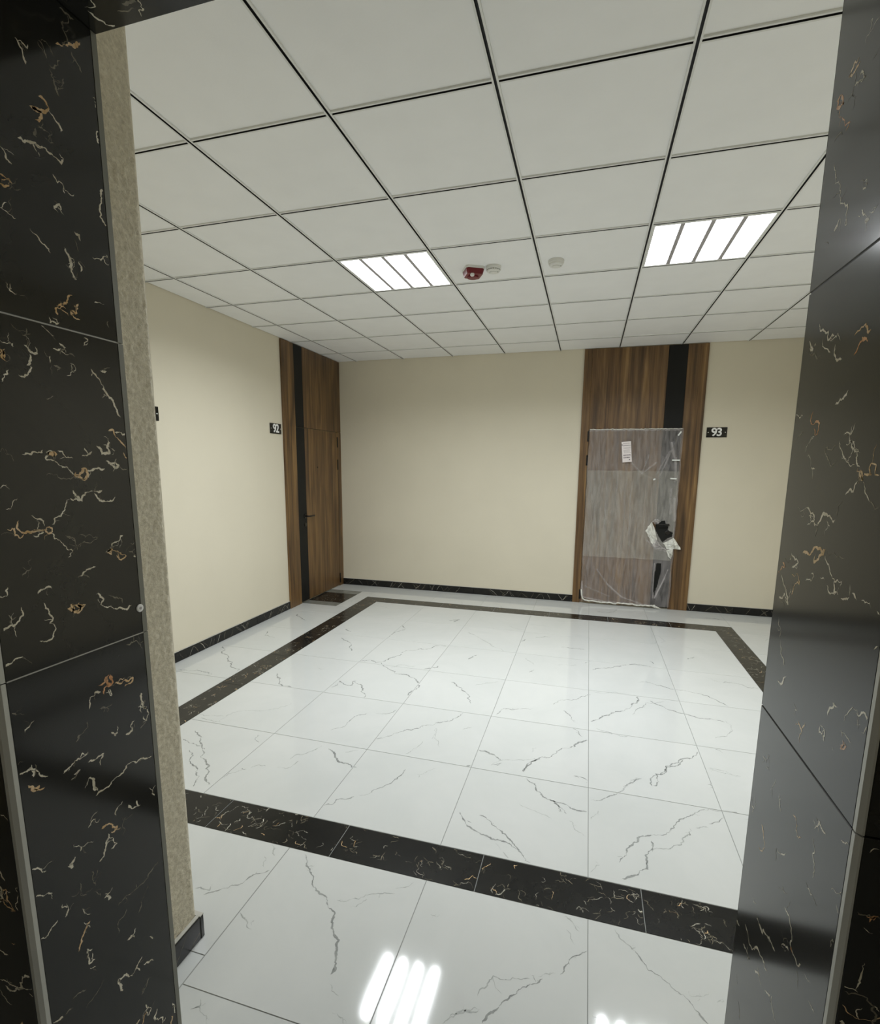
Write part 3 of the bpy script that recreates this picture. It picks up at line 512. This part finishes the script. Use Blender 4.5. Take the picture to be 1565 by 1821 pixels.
# ---- suspended ceiling: slab above, bars, panels
ceiling = boxo('ceiling', XL-.12, XR+.12, LY-.12, YB+.12, ZC+.06, ZC+.12, 'slab', kind='structure', ch=0)
HW = .0115; SW = .0048
def bar_mesh(L, axis):
    """T bar seen from below: two white flanges with a black groove between them, length L along axis, centred at 0"""
    mb = MB()
    for a, b, z0, z1, m in ((-HW, -SW, -.003, .003, 0), (SW, HW, -.003, .003, 0), (-SW, SW, .005, .008, 1), (-SW-.001, -SW+.0004, -.0026, .008, 1), (SW-.0004, SW+.001, -.0026, .008, 1)):
        if axis == 'y': mb.box(a, b, -L/2, L/2, z0, z1, m)
        else: mb.box(-L/2, L/2, a, b, z0, z1, m)
    me = mb.mesh('ceiling_bar'); me.materials.append(M['bar_white']); me.materials.append(M['slot']); return me
def inst(name, me, loc, parent, label=None):
    o = bpy.data.objects.new(name, me); C.objects.link(o); o.parent = parent; o.location = Vector(loc)-wloc(parent)
    if label: o['label'] = label
    return o
TL = [XL, 0, .6, 1.2, 1.8, 2.4, 3.0, 3.6, 4.2, XR]
TT = [YN+.001, -.6, 0, .6, 1.2, 1.8, 2.4, 3.0, 3.6, YB]
Lm = YB-YN-.002
mm = bar_mesh(Lm, 'y')
mm2 = bar_mesh(YB-JY1-.004, 'y')
for x in TL[1:-1]:
    if TX < x < TX2: inst('main_bar', mm2, (x, (YB+JY1)/2, ZC), ceiling)
    else: inst('main_bar', mm, (x, (YB+YN)/2, ZC), ceiling)
cache = {}
for y in TT[1:-1]:
    for a, b in zip(TL, TL[1:]):
        L = b-a-2*HW-.0004 if (a > XL and b < XR) else b-a-HW-.001
        c = (a+b)/2 if (a > XL and b < XR) else ((a+b-HW)/2 if a == XL else (a+b+HW)/2)
        key = round(L, 4)
        if key not in cache: cache[key] = bar_mesh(L, 'x')
        inst('cross_bar', cache[key], (c, y, ZC), ceiling)
LIGHTS = [(2, 4), (5, 4)]   # cells (TL index, TT index) taken by the troffers
LIGHTS = [(3, 4), (6, 4)]
pc = {}
for i, (a, b) in enumerate(zip(TL, TL[1:])):
    for j, (c, d) in enumerate(zip(TT, TT[1:])):
        if (i, j) in LIGHTS: continue
        if j == 0 and TX-.3 < (a+b)/2 < TX2: c = JY1+.001
        w, h = b-a-.0012, d-c-.0012; key = (round(w, 3), round(h, 3))
        if key not in pc:
            me = MB().box(-w/2+.005, w/2-.005, -h/2+.005, h/2-.005, 0, .008, 0, .0008).mesh('ceiling_panel'); me.materials.append(M['ceiling_panel']); pc[key] = me
        o = inst('ceiling_panel', pc[key], ((a+b)/2, (c+d)/2, ZC+.0032), ceiling)
boxo('ceiling_board', LX0, LX1, LY, JY0, ZC+.001, ZC+.02, 'ceiling_panel', ceiling, label='plain lobby ceiling board')
# ---- troffers
def troffer(x0, y0, label):
    t = empty('ceiling_light', (x0+.3, y0+.3, ZC-.004), label, 'ceiling light', group='square four-strip ceiling lights')
    a0, a1, b0, b1 = x0+.012, x0+.588, y0+.012, y0+.588; z0, z1 = ZC-.004, ZC+.006
    mb = MB()                                                   # frame: rim plus three dividers
    mb.box(a0, a1, b0, b0+.012, z0, z1, 0, .001); mb.box(a0, a1, b1-.012, b1, z0, z1, 0, .001)
    mb.box(a0, a0+.012, b0+.012, b1-.012, z0, z1, 0, .001); mb.box(a1-.012, a1, b0+.012, b1-.012, z0, z1, 0, .001)
    add('frame', mb.mesh('frame'), 'bar_white', t)
    n = 4; gap = .022; lw = (a1-a0-.024-gap*3)/4
    for k in range(3):
        xx = a0+.012+lw*(k+1)+gap*k
        boxo('divider', xx, xx+gap, b0+.012, b1-.012, z0, z1, 'frame_grey', t)
    for k in range(4):
        xx = a0+.012+(lw+gap)*k
        bm = bmesh.new(); P = []; r = .022
        for cx, cy, s in ((xx+lw-r, b1-.012-r, 0), (xx+r, b1-.012-r, 1), (xx+r, b0+.012+r, 2), (xx+lw-r, b0+.012+r, 3)):
            for q in range(5):
                an = math.pi/2*(s+q/4); P.append(bm.verts.new((cx+r*math.cos(an), cy+r*math.sin(an), z0+.002)))
        f = bm.faces.new(P); bmesh.ops.extrude_face_region(bm, geom=[f])
        for v in P: v.co.z = z1
        mb = MB(); mb.bm(bm); add('lens', mb.mesh('lens'), 'lens', t, label='glowing white lens strip')
    for k in range(4):
        ld = bpy.data.lights.new('strip_light', 'AREA'); ld.shape = 'RECTANGLE'; ld.size = .05; ld.size_y = b1-b0-.05
        ld.energy = STRIP_WATTS; ld.spread = math.radians(160); ld.color = (.93, .975, 1)
        lo = bpy.data.objects.new('strip_light', ld); C.objects.link(lo); lo.parent = t
        lo.location = Vector((a0+.012+(lw+gap)*k+lw/2, (b0+b1)/2, z0-.001))-wloc(t)
    boxo('housing', a0, a1, b0, b1, z1, z1+.04, 'frame_grey', t)
troffer(1.2, 1.2, 'lit square ceiling light left of the red alarm')
troffer(3.0, 1.2, 'lit square ceiling light right of both white detectors, towards the black right pillar')
# fill lamp added behind the camera for the lobby side of the marble
t = empty('ceiling_light', (2.4, -2.9, ZC-.004), 'round fill light added out of view in the lobby', 'ceiling light')
add('frame', MB().lathe([(.17, .0), (.19, .01), (.19, .0045)][::-1][:0] or [(.19, .004), (.185, -.012), (.165, -.012), (.165, .004)], (2.4, -2.9, ZC-.004), 32).mesh('frame'), 'plastic_white', t)
add('lens', MB().lathe([(.16, -.0125), (.15, -.018), (.001, -.02)], (2.4, -2.9, ZC-.004), 32).mesh('lens'), 'lobby_fill_lens', t)

# ---- skirting, every length a piece
def skirting(name, runs):
    root = None
    for ax, at, a, b, sgn in runs:
        if root is None: root = empty(name, (at, a, 0) if ax == 'x' else (a, at, 0), kind='structure')
        n = max(1, round((b-a)/.6)); T = .015; H = .08
        for k in range(n):
            s, e = a+(b-a)*k/n+.0006, a+(b-a)*(k+1)/n-.0006; mb = MB()
            qs = []
            for _ in range(int((e-s)*14)+1):                       # thin crossing diagonals
                c = random.uniform(s, e); d = random.choice((-1, 1))*random.uniform(.03, .09)
                qs += ribbon(random.choice('wff'), random.uniform(.0012, .0026), [(c, .004), (c+d*.5, .04+random.gauss(0, .008)), (c+d, .074)], .01, .15)
            qs = [q for q in qs if inside(q, s, e, .001, H-.004, .001)]
            if ax == 'x':
                x0, x1 = (at, at+T) if sgn > 0 else (at-T, at); mb.box(x0, x1, s, e, 0, H, 0, .0018); put(mb, qs, 'x+' if sgn > 0 else 'x-', at+T*sgn)
            else:
                y0, y1 = (at, at+T) if sgn > 0 else (at-T, at); mb.box(s, e, y0, y1, 0, H, 0, .0018); put(mb, qs, 'y+' if sgn > 0 else 'y-', at+T*sgn)
            add('skirting_tile', mb.mesh('skirting_tile'), ['black_floor', 'vein_crackle', 'vein_gold', 'vein_rust', 'vein_faint'], root)
            mt = MB()
            if ax == 'x': mt.box(x0, x1-.003 if sgn > 0 else x1, s, e, H, H+.003)
            else: mt.box(s, e, y0+.003 if sgn < 0 else y0, y1, H, H+.003)
            add('skirting_cap', mt.mesh('skirting_cap'), 'grout_light', root)
    return root
skirting('baseboard_left', [('x', XL, YN+.015, 2.815, 1)])
skirting('baseboard_back', [('y', YB, XL+.02, 2.652, -1), ('y', YB, 3.853, XR, -1)])
skirting('baseboard_right', [('x', XR, YN+.015, YB-.015, -1)])
skirting('baseboard_near', [('y', YN, XL, TX+.017, 1), ('y', YN, TX2, XR, 1), ('x', TX, JY1+.001, YN, 1)])

# ---- doors
def digits(parent, txt, c, size, plane, depth=.003):
    cu = bpy.data.curves.new('digits', 'FONT'); cu.body = txt; cu.size = size; cu.align_x = 'CENTER'; cu.align_y = 'CENTER'
    cu.extrude = depth/2; cu.offset = size*.022; cu.space_character = 1.05
    to = bpy.data.objects.new('tmp', cu); C.objects.link(to)
    bpy.context.view_layer.update()
    me = bpy.data.meshes.new_from_object(to.evaluated_get(bpy.context.evaluated_depsgraph_get()))
    bpy.data.objects.remove(to)
    me.materials.clear()
    R = Matrix(((1, 0, 0), (0, 0, -1), (0, 1, 0))).to_4x4()          # faces -y
    if plane == 'x': R = Matrix(((0, 0, 1), (1, 0, 0), (0, 1, 0))).to_4x4()   # faces +x, reads along +y
    me.transform(Matrix.Translation(c) @ R)
    return me
def sign(loc, txt, plane, label):
    x, y, z = loc; w, h, d = .19, .1, .006
    t = empty('number_sign', loc, label, 'sign')
    if plane == 'y': boxo('plate', x-w/2, x+w/2, y-d, y, z-h/2, z+h/2, 'sign_black', t, ch=.001)
    else: boxo('plate', x, x+d, y-w/2, y+w/2, z-h/2, z+h/2, 'sign_black', t, ch=.001)
    if txt:
        for k, ch_ in enumerate(txt):
            off = (-.024, .024)[k]
            c = (x+off, y-d-.0015, z-.001) if plane == 'y' else (x+d+.0015, y+off, z-.001)
            add('digit', digits(t, ch_, c, .112, plane), 'digit', t, label='raised white digit '+ch_)
    for s in (-1, 1):
        c = (x+s*.079, y-d, z) if plane == 'y' else (x+d, y+s*.079, z)
        k = -1 if plane == 'y' else 1
        add('screw', MB().lathe([(.0055, 0), (.0055, .0016*k), (.003, .0026*k)], c, 12, axis=plane).mesh('screw'), 'steel', t)
sign((3.989, YB, 1.887), '93', 'y', 'black door number sign reading 93 right of the film-wrapped door')
sign((XL, 2.692, 1.879), '92', 'x', 'black door number sign reading 92 beside the door on the left wall')
sign((XL, 1.138, 1.881), '', 'x', 'black number sign on the left wall mostly hidden behind the stucco wall end')

# door 93 on the back wall (faces -y)
P = .02
d1 = empty('door_1', (3.25, YB, 0), kind='structure')
d1['label'] = 'tall walnut door unit on the back wall with a film-wrapped leaf'
F = YB-P
boxo('side_panel', 2.651, 2.733, F, YB, 0, ZC-.004, 'wood', d1)
boxo('side_panel', 3.660, 3.852, F, YB, 0, ZC-.004, 'wood', d1)
boxo('top_panel', 2.7335, 3.478, F, YB, 1.925, ZC-.004, 'wood', d1)
boxo('top_stripe', 3.4785, 3.6595, F+.001, YB, 1.925, ZC-.004, 'black_panel', d1, label='black stripe above the leaf')
leaf = boxo('door_leaf', 2.737, 3.478, F+.001, YB, .012, 1.921, 'wood', d1)
boxo('leaf_stripe', 3.4785, 3.656, F+.001, YB, .012, 1.921, 'black_panel', d1, label='black stripe on the leaf')
for z in (1.80, 1.545, .045):
    boxo('hinge', 2.722, 2.741, F-.008, F+.002, z, z+.11, 'iron', d1, ch=.002)
def lever(parent, x, y, z, plane, sgn):
    """rosette and lever; plane 'y' faces -y, 'x' faces +x"""
    k = -1 if plane == 'y' else 1
    h = add('handle', MB().lathe([(.026, 0), (.026, .006*k), (.022, .009*k)], (x, y, z), 20, axis=plane).mesh('handle'), 'iron', parent, label='black lever handle')
    if plane == 'y': pts = [(x, y, z), (x, y-.045, z), (x+sgn*.012, y-.052, z), (x+sgn*.115, y-.052, z)]
    else: pts = [(x, y, z), (x+.045, y, z), (x+.052, y+sgn*.012, z), (x+.052, y+sgn*.115, z)]
    add('lever', MB().tube(pts, .0085, 10).mesh('lever'), 'iron', h, smooth=True)
    return h
lever(d1, 3.60, F, .93, 'y', -1)
add('key_rosette', MB().lathe([(.024, 0), (.024, -.005), (.02, -.007)], (3.60, F, .84), 20, axis='y').mesh('key_rosette'), 'iron', d1)

# door 92 on the left wall (faces +x)
d2 = empty('door_2', (XL, 3.43, 0), kind='structure')
d2['label'] = 'tall walnut door unit with a black stripe on the left wall'
F2 = XL+P
boxo('side_panel', XL, F2, 2.817, 3.036, 0, ZC-.004, 'wood', d2)
boxo('top_stripe', XL, F2-.001, 3.0375, 3.205, 1.925, ZC-.004, 'black_panel', d2, label='black stripe above the leaf')
boxo('top_panel', XL, F2, 3.206, YB-.001, 1.925, ZC-.004, 'wood', d2)
boxo('leaf_stripe', XL, F2-.001, 3.0385, 3.205, .012, 1.920, 'black_panel', d2, label='black stripe on the leaf')
boxo('door_leaf', XL, F2-.001, 3.206, 3.962, .012, 1.920, 'wood', d2)
boxo('side_panel', XL, F2, 3.966, YB-.001, 0, 1.923, 'wood', d2)
for z in (1.74, 1.47, .04):
    boxo('hinge', F2-.002, F2+.008, 3.955, 3.974, z, z+.125, 'iron', d2, ch=.002)
lever(d2, F2-.001, 3.165, .965, 'x', 1)
add('peephole', MB().lathe([(.009, 0), (.009, .003), (.004, .004)], (F2-.001, 3.47, 1.50), 14, axis='x').mesh('peephole'), 'iron', d2)
add('key_rosette', MB().lathe([(.022, 0), (.022, .005), (.018, .006)], (F2-.001, 3.165, .87), 16, axis='x').mesh('key_rosette'), 'iron', d2)

# ================================================================= THINGS
# ---- protective film wrapped over door 93
def pip(x, y, poly):
    c = False; n = len(poly)
    for i in range(n):
        (x1, y1), (x2, y2) = poly[i], poly[(i+1) % n]
        if (y1 > y) != (y2 > y) and x < (x2-x1)*(y-y1)/(y2-y1)+x1: c = not c
    return c
def seg(px, py, a, b):
    vx, vy = b[0]-a[0], b[1]-a[1]; t = max(0, min(1, ((px-a[0])*vx+(py-a[1])*vy)/(vx*vx+vy*vy+1e-9)))
    return math.hypot(px-a[0]-vx*t, py-a[1]-vy*t)
HOLE = [(3.45, .955), (3.50, .94), (3.53, .965), (3.56, .975), (3.575, .935), (3.60, .93), (3.60, .87), (3.655, .845), (3.64, .80), (3.61, .785), (3.555, .735), (3.51, .80), (3.475, .865), (3.44, .92)]
SLIT = [(3.515, .505), (3.562, .505), (3.560, .42), (3.545, .30), (3.525, .21), (3.512, .125), (3.502, .21), (3.500, .33), (3.505, .42)]
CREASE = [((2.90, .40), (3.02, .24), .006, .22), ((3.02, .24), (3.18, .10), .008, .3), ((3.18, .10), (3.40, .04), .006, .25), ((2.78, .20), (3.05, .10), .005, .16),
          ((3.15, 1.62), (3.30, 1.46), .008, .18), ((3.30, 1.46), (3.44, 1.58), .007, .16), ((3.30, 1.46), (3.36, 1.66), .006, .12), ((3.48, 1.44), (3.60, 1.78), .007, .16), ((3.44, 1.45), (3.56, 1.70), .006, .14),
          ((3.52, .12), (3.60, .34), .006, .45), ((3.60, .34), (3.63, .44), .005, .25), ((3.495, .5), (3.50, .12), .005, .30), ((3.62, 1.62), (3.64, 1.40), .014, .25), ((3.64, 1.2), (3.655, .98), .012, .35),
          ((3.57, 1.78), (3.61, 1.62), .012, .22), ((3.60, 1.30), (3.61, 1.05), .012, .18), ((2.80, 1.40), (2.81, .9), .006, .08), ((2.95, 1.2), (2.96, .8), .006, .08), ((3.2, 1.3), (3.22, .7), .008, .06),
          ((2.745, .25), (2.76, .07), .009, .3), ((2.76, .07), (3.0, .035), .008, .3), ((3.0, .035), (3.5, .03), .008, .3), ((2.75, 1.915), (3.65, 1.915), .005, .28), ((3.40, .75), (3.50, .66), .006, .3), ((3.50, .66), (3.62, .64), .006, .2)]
def sheet(name, x0, x1, z0, z1, base, amp, mat_, parent, seed, holes=(), st=.0085, creases=CREASE):
    nx, nz = int((x1-x0)/st), int((z1-z0)/st); V = []; CR = []
    for j in range(nz+1):
        for i in range(nx+1):
            x = x0+(x1-x0)*i/nx; z = z0+(z1-z0)*j/nz; X = x
            if i in (0, nx): X += mn.noise(Vector((z*9, seed, i)))*.009
            Z = z+(mn.noise(Vector((x*9, seed, 50)))*.008 if j in (0, nz) else 0)
            h = (mn.noise(Vector((x*14, z*3, seed)))+.5*mn.noise(Vector((x*30, z*11, seed+3)))+.5)*amp
            right = max(0, (x-3.42)/.24); h += right*abs(mn.noise(Vector((x*26, z*5, seed+9))))*.022
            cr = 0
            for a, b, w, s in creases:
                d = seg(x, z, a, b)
                if d < w*3: g = math.exp(-(d/w)**2); cr = max(cr, g*s); h += g*.006  # raises a ridge and paints its highlight into the film colour
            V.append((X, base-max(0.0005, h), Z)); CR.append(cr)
    Fc = []
    for j in range(nz):
        for i in range(nx):
            cx, cz = x0+(x1-x0)*(i+.5)/nx, z0+(z1-z0)*(j+.5)/nz
            if any(pip(cx+mn.noise(Vector((cx*60, cz*60, 2)))*.006, cz, h) for h in holes): continue
            a = j*(nx+1)+i; Fc.append((a, a+1, a+nx+2, a+nx+1))
    me = bpy.data.meshes.new(name); me.from_pydata(V, [], Fc); me.update()
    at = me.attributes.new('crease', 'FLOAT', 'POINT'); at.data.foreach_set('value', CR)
    return add(name, me, mat_, parent, smooth=True)
film_root = empty('plastic_film', (3.19, F-.012, .01), 'clear wrinkled plastic film with a torn hole wrapped over the back door', 'plastic film')
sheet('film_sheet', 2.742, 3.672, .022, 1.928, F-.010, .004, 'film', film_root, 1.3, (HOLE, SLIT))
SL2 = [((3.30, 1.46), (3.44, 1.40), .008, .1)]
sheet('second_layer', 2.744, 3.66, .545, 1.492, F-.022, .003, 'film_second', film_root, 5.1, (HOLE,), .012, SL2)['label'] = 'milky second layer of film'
def crumple(name, pts, mat_, parent, seed, n=14, label=None):
    """a folded scrap: a jittered fan grid over a polygon"""
    rnd = random.Random(seed); cx = sum(p[0] for p in pts)/len(pts); cz = sum(p[1] for p in pts)/len(pts); yb_ = F-.03
    V = [(cx, yb_-.02, cz)]; Fc = []; R = 3; K = len(pts)*3; ring = []
    for k in range(K):
        t = k/3; a, b = pts[int(t) % len(pts)], pts[(int(t)+1) % len(pts)]; f = t-int(t)
        ring.append((a[0]+(b[0]-a[0])*f, a[1]+(b[1]-a[1])*f))
    for r in range(1, R+1):
        for k in range(K):
            q = r/R; j = .006
            V.append((cx+(ring[k][0]-cx)*q+rnd.gauss(0, j*.5), yb_-rnd.uniform(0, .02)*(1.2-q), cz+(ring[k][1]-cz)*q+rnd.gauss(0, j*.5)))
    for k in range(K): Fc.append((0, 1+k, 1+(k+1) % K))
    for r in range(R-1):
        for k in range(K): a = 1+r*K+k; b = 1+r*K+(k+1) % K; Fc.append((a, a+K, b+K, b))
    me = bpy.data.meshes.new(name); me.from_pydata(V, [], Fc); me.update()
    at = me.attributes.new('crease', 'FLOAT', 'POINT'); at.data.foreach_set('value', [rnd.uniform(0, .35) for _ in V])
    return add(name, me, mat_, parent, label=label)
crumple('torn_flap', [(3.435, .955), (3.40, .90), (3.375, .85), (3.41, .80), (3.44, .73), (3.47, .70), (3.50, .76), (3.47, .86)], 'film_flap', film_root, 3, label='crumpled torn film at the hole')
crumple('torn_flap', [(3.56, .73), (3.66, .79), (3.70, .74), (3.745, .665), (3.60, .67)], 'film_flap', film_root, 4)
crumple('torn_flap', [(3.47, .80), (3.55, .69), (3.60, .66), (3.50, .665), (3.455, .69)], 'film', film_root, 8)
crumple('torn_flap', [(3.60, .66), (3.66, .67), (3.665, .61), (3.65, .56), (3.62, .59)], 'film_flap', film_root, 6)
crumple('torn_flap', [(3.44, .96), (3.47, .99), (3.51, .975), (3.50, .93), (3.46, .93)], 'film', film_root, 7)
# gathered bottom edge
rp = random.Random(3); pts = [(2.745, F-.02, .16), (2.752, F-.024, .10), (2.765, F-.028, .055)]
x = 2.79
while x < 3.53: pts.append((x, F-.028+rp.gauss(0, .003), .033+rp.gauss(0, .004)+.02*max(0, .15-(x-2.79)))); x += .022
def folded(name, pts, r, parent):
    me = MB().tube(pts, r, 7).mesh(name)
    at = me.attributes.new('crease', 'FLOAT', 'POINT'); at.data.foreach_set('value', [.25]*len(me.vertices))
    return add(name, me, 'film_flap', parent, smooth=True)
folded('bottom_fold', pts, .008, film_root)
pts = []; x = 2.745
while x < 3.67: pts.append((x, F-.013+rp.gauss(0, .001), 1.927+rp.gauss(0, .0018))); x += .018
folded('top_fold', pts, .0042, film_root)
crumple('torn_flap', [(3.49, .03), (3.52, .05), (3.57, .012), (3.60, -.0+.006), (3.53, .008)], 'film_flap', film_root, 9)
for (a, b, w, an) in ((3.60, 1.605, .075, .0), (3.59, 1.415, .06, -.02), (3.615, 1.875, .05, 1.0), (3.405, 1.405, .022, .5)):
    mb = MB(); c, s = math.cos(an), math.sin(an); hw, hh = w/2, .007
    P4 = [(a+.02+c*u-s*v, b+s*u+c*v) for u, v in ((-hw, -hh), (hw, -hh), (hw, hh), (-hw, hh))]
    y = F-.042
    mb.v = [(p[0], yy, p[1]) for yy in (y, y+.0012) for p in P4]
    mb.f = [(0, 1, 2, 3), (7, 6, 5, 4), (0, 4, 5, 1), (1, 5, 6, 2), (2, 6, 7, 3), (3, 7, 4, 0)]; mb.m = [0]*6
    add('tape_piece', mb.mesh('tape_piece'), 'tape', film_root, label='short piece of white tape')

# ---- printed delivery label under the film
lab = empty('paper_label', (3.133, F, 1.69), 'small white printed label on the upper film-wrapped door leaf', 'label')
def rot_box(name, cx, cz, w, h, y0, y1, an, m, parent):
    mb = MB().box(-w/2, w/2, y0, y1, -h/2, h/2); c, s = math.cos(an), math.sin(an)
    mb.v = [(cx+c*x-s*z, y, cz+s*x+c*z) for x, y, z in mb.v]
    return add(name, mb.mesh(name), m, parent)
an = math.radians(6)
LC = (3.133, 1.69)
yl = F-.036
rot_box('paper', LC[0], LC[1], .094, .215, yl, yl+.001, an, 'paper', lab)
def on(u, v): return LC[0]+math.cos(an)*u-math.sin(an)*v, LC[1]+math.sin(an)*u+math.cos(an)*v
mb = MB(); rl = random.Random(8)
def bar(mb, u0, u1, v, h):
    P = [on(u0, v-h/2), on(u1, v-h/2), on(u1, v+h/2), on(u0, v+h/2)]; mb.quad(*[(p[0], yl-.0003, p[1]) for p in P])
u = -.036
while u < .036:
    w = rl.uniform(.003, .008)
    bar(mb, u, u+w, .066, .005); u += w+.0012
for v, h in ((-.034, .011), (-.060, .010)):
    u = -.034
    while u < .03:
        w = rl.uniform(.004, .009); bar(mb, u, u+w, v, h*rl.uniform(.7, 1.1)); u += w+rl.uniform(.001, .003)
bar(mb, .018, .030, -.083, .009); bar(mb, -.046, -.038, .076, .012)
add('dark_print', mb.mesh('dark_print'), 'ink', lab, kind='stuff')
mb = MB()
for v in (.09, .084, .045, .036, .02, .010, 0, -.01, -.047):
    u = -.036+rl.uniform(0, .012)
    while u < .03:
        w = rl.uniform(.006, .016); bar(mb, u, u+w, v, .0035); u += w+.003
add('faded_print', mb.mesh('faded_print'), 'ink_soft', lab, kind='stuff')

# ---- ceiling devices
zc = ZC+.0032-.0
al = empty('fire_alarm', (1.985, 1.57, zc), 'red square fire alarm sounder on the ceiling beside a white detector', 'alarm')
R45 = math.radians(28)
def rbox(name, cx, cy, w, z0, z1, an, m, parent, tp=1.0, cut=.2, **k):
    """square plate with cut corners, tapering to tp at the bottom"""
    mb = MB(); n = 8; P = []
    h = w/2; c_ = h*cut
    for x, y in ((h, -h+c_), (h, h-c_), (h-c_, h), (-h+c_, h), (-h, h-c_), (-h, -h+c_), (-h+c_, -h), (h-c_, -h)): P.append((x, y))
    c, s = math.cos(an), math.sin(an)
    for z, q in ((z1, 1), (z0, tp)):
        for x, y in P: mb.v.append((cx+q*(c*x-s*y), cy+q*(s*x+c*y), z))
    for k2 in range(n): mb.f.append((k2, (k2+1) % n, n+(k2+1) % n, n+k2)); mb.m.append(0)
    mb.f += [tuple(range(n)), tuple(range(2*n-1, n-1, -1))]; mb.m += [0, 0]
    return add(name, mb.mesh(name), m, parent, **k)
rbox('base_plate', 1.985, 1.56, .122, zc-.014, zc, R45, 'plastic_white', al)
rbox('body', 1.985, 1.56, .116, zc-.045, zc-.0145, R45, 'red', al, .86, label='red plastic body')
add('sounder_ring', MB().lathe([(.036, 0), (.036, -.006), (.026, -.009)], (1.98, 1.575, zc-.045), 24).mesh('sounder_ring'), 'red', al, smooth=False)
add('strobe_lens', MB().lathe([(.013, 0), (.013, -.010), (.009, -.015), (.003, -.016)], (1.990, 1.513, zc-.0455), 20).mesh('strobe_lens'), 'plastic_white', al, smooth=True, label='small white strobe lens')
def detector(x, y, label, slots):
    t = empty('smoke_detector', (x, y, zc), label, 'smoke detector', group='round white ceiling detectors')
    n0 = set(C.objects)
    add('base', MB().lathe([(.054, 0), (.056, -.004), (.056, -.020), (.053, -.0225)], (x, y, zc), 36).mesh('base'), 'plastic_white', t, smooth=False)
    add('body', MB().lathe([(.050, -.0226), (.049, -.034), (.042, -.042), (.036, -.043)], (x, y, zc), 36).mesh('body'), 'plastic_white', t)
    mb = MB()
    if slots:
        for k in range(18):
            a = 2*math.pi*k/18; ca, sa = math.cos(a), math.sin(a); r = .0495; w = .0055
            q = [(x+r*ca-w*sa*s, y+r*sa+w*ca*s, zc+z) for s, z in ((-1, -.0245), (1, -.0245), (1, -.0325), (-1, -.0325))]
            mb.quad(*q)
        add('vent_slots', mb.mesh('vent_slots'), 'plastic_shade', t, label='dark vent slots')
    add('cap', MB().lathe([(.030, -.0431), (.029, -.047), (.022, -.050), (.003, -.051)], (x, y, zc), 28).mesh('cap'), 'plastic_white', t)
    add('indicator', MB().lathe([(.003, -.044), (.003, -.0475), (.001, -.048)], (x+.035, y-.008, zc), 10).mesh('indicator'), 'plastic_shade', t)
    for o in set(C.objects)-n0: o.data.transform(Matrix.Diagonal((.86, .86, .78, 1))); o.location = Vector((o.location.x*.86, o.location.y*.86, o.location.z*.78))
detector(2.115, 1.56, 'white slotted smoke detector touching the red alarm', True)
detector(2.50, 1.56, 'plain white smoke detector alone in its own ceiling panel', False)

# ---- small white cap stuck on the left marble lining
cp = empty('white_cap', (JL, -1.0125, 1.217), 'small round white cap on the edge of the left black marble lining', 'cap')
add('disc', MB().lathe([(.0085, 0), (.0085, .002), (.006, .003)], (JL, -1.0125, 1.217), 20, axis='x').mesh('disc'), 'digit', cp)
add('centre_dimple', MB().lathe([(.003, .0031), (.003, .0036), (.001, .0037)], (JL, -1.0125, 1.217), 12, axis='x').mesh('centre_dimple'), 'frame_grey', cp)
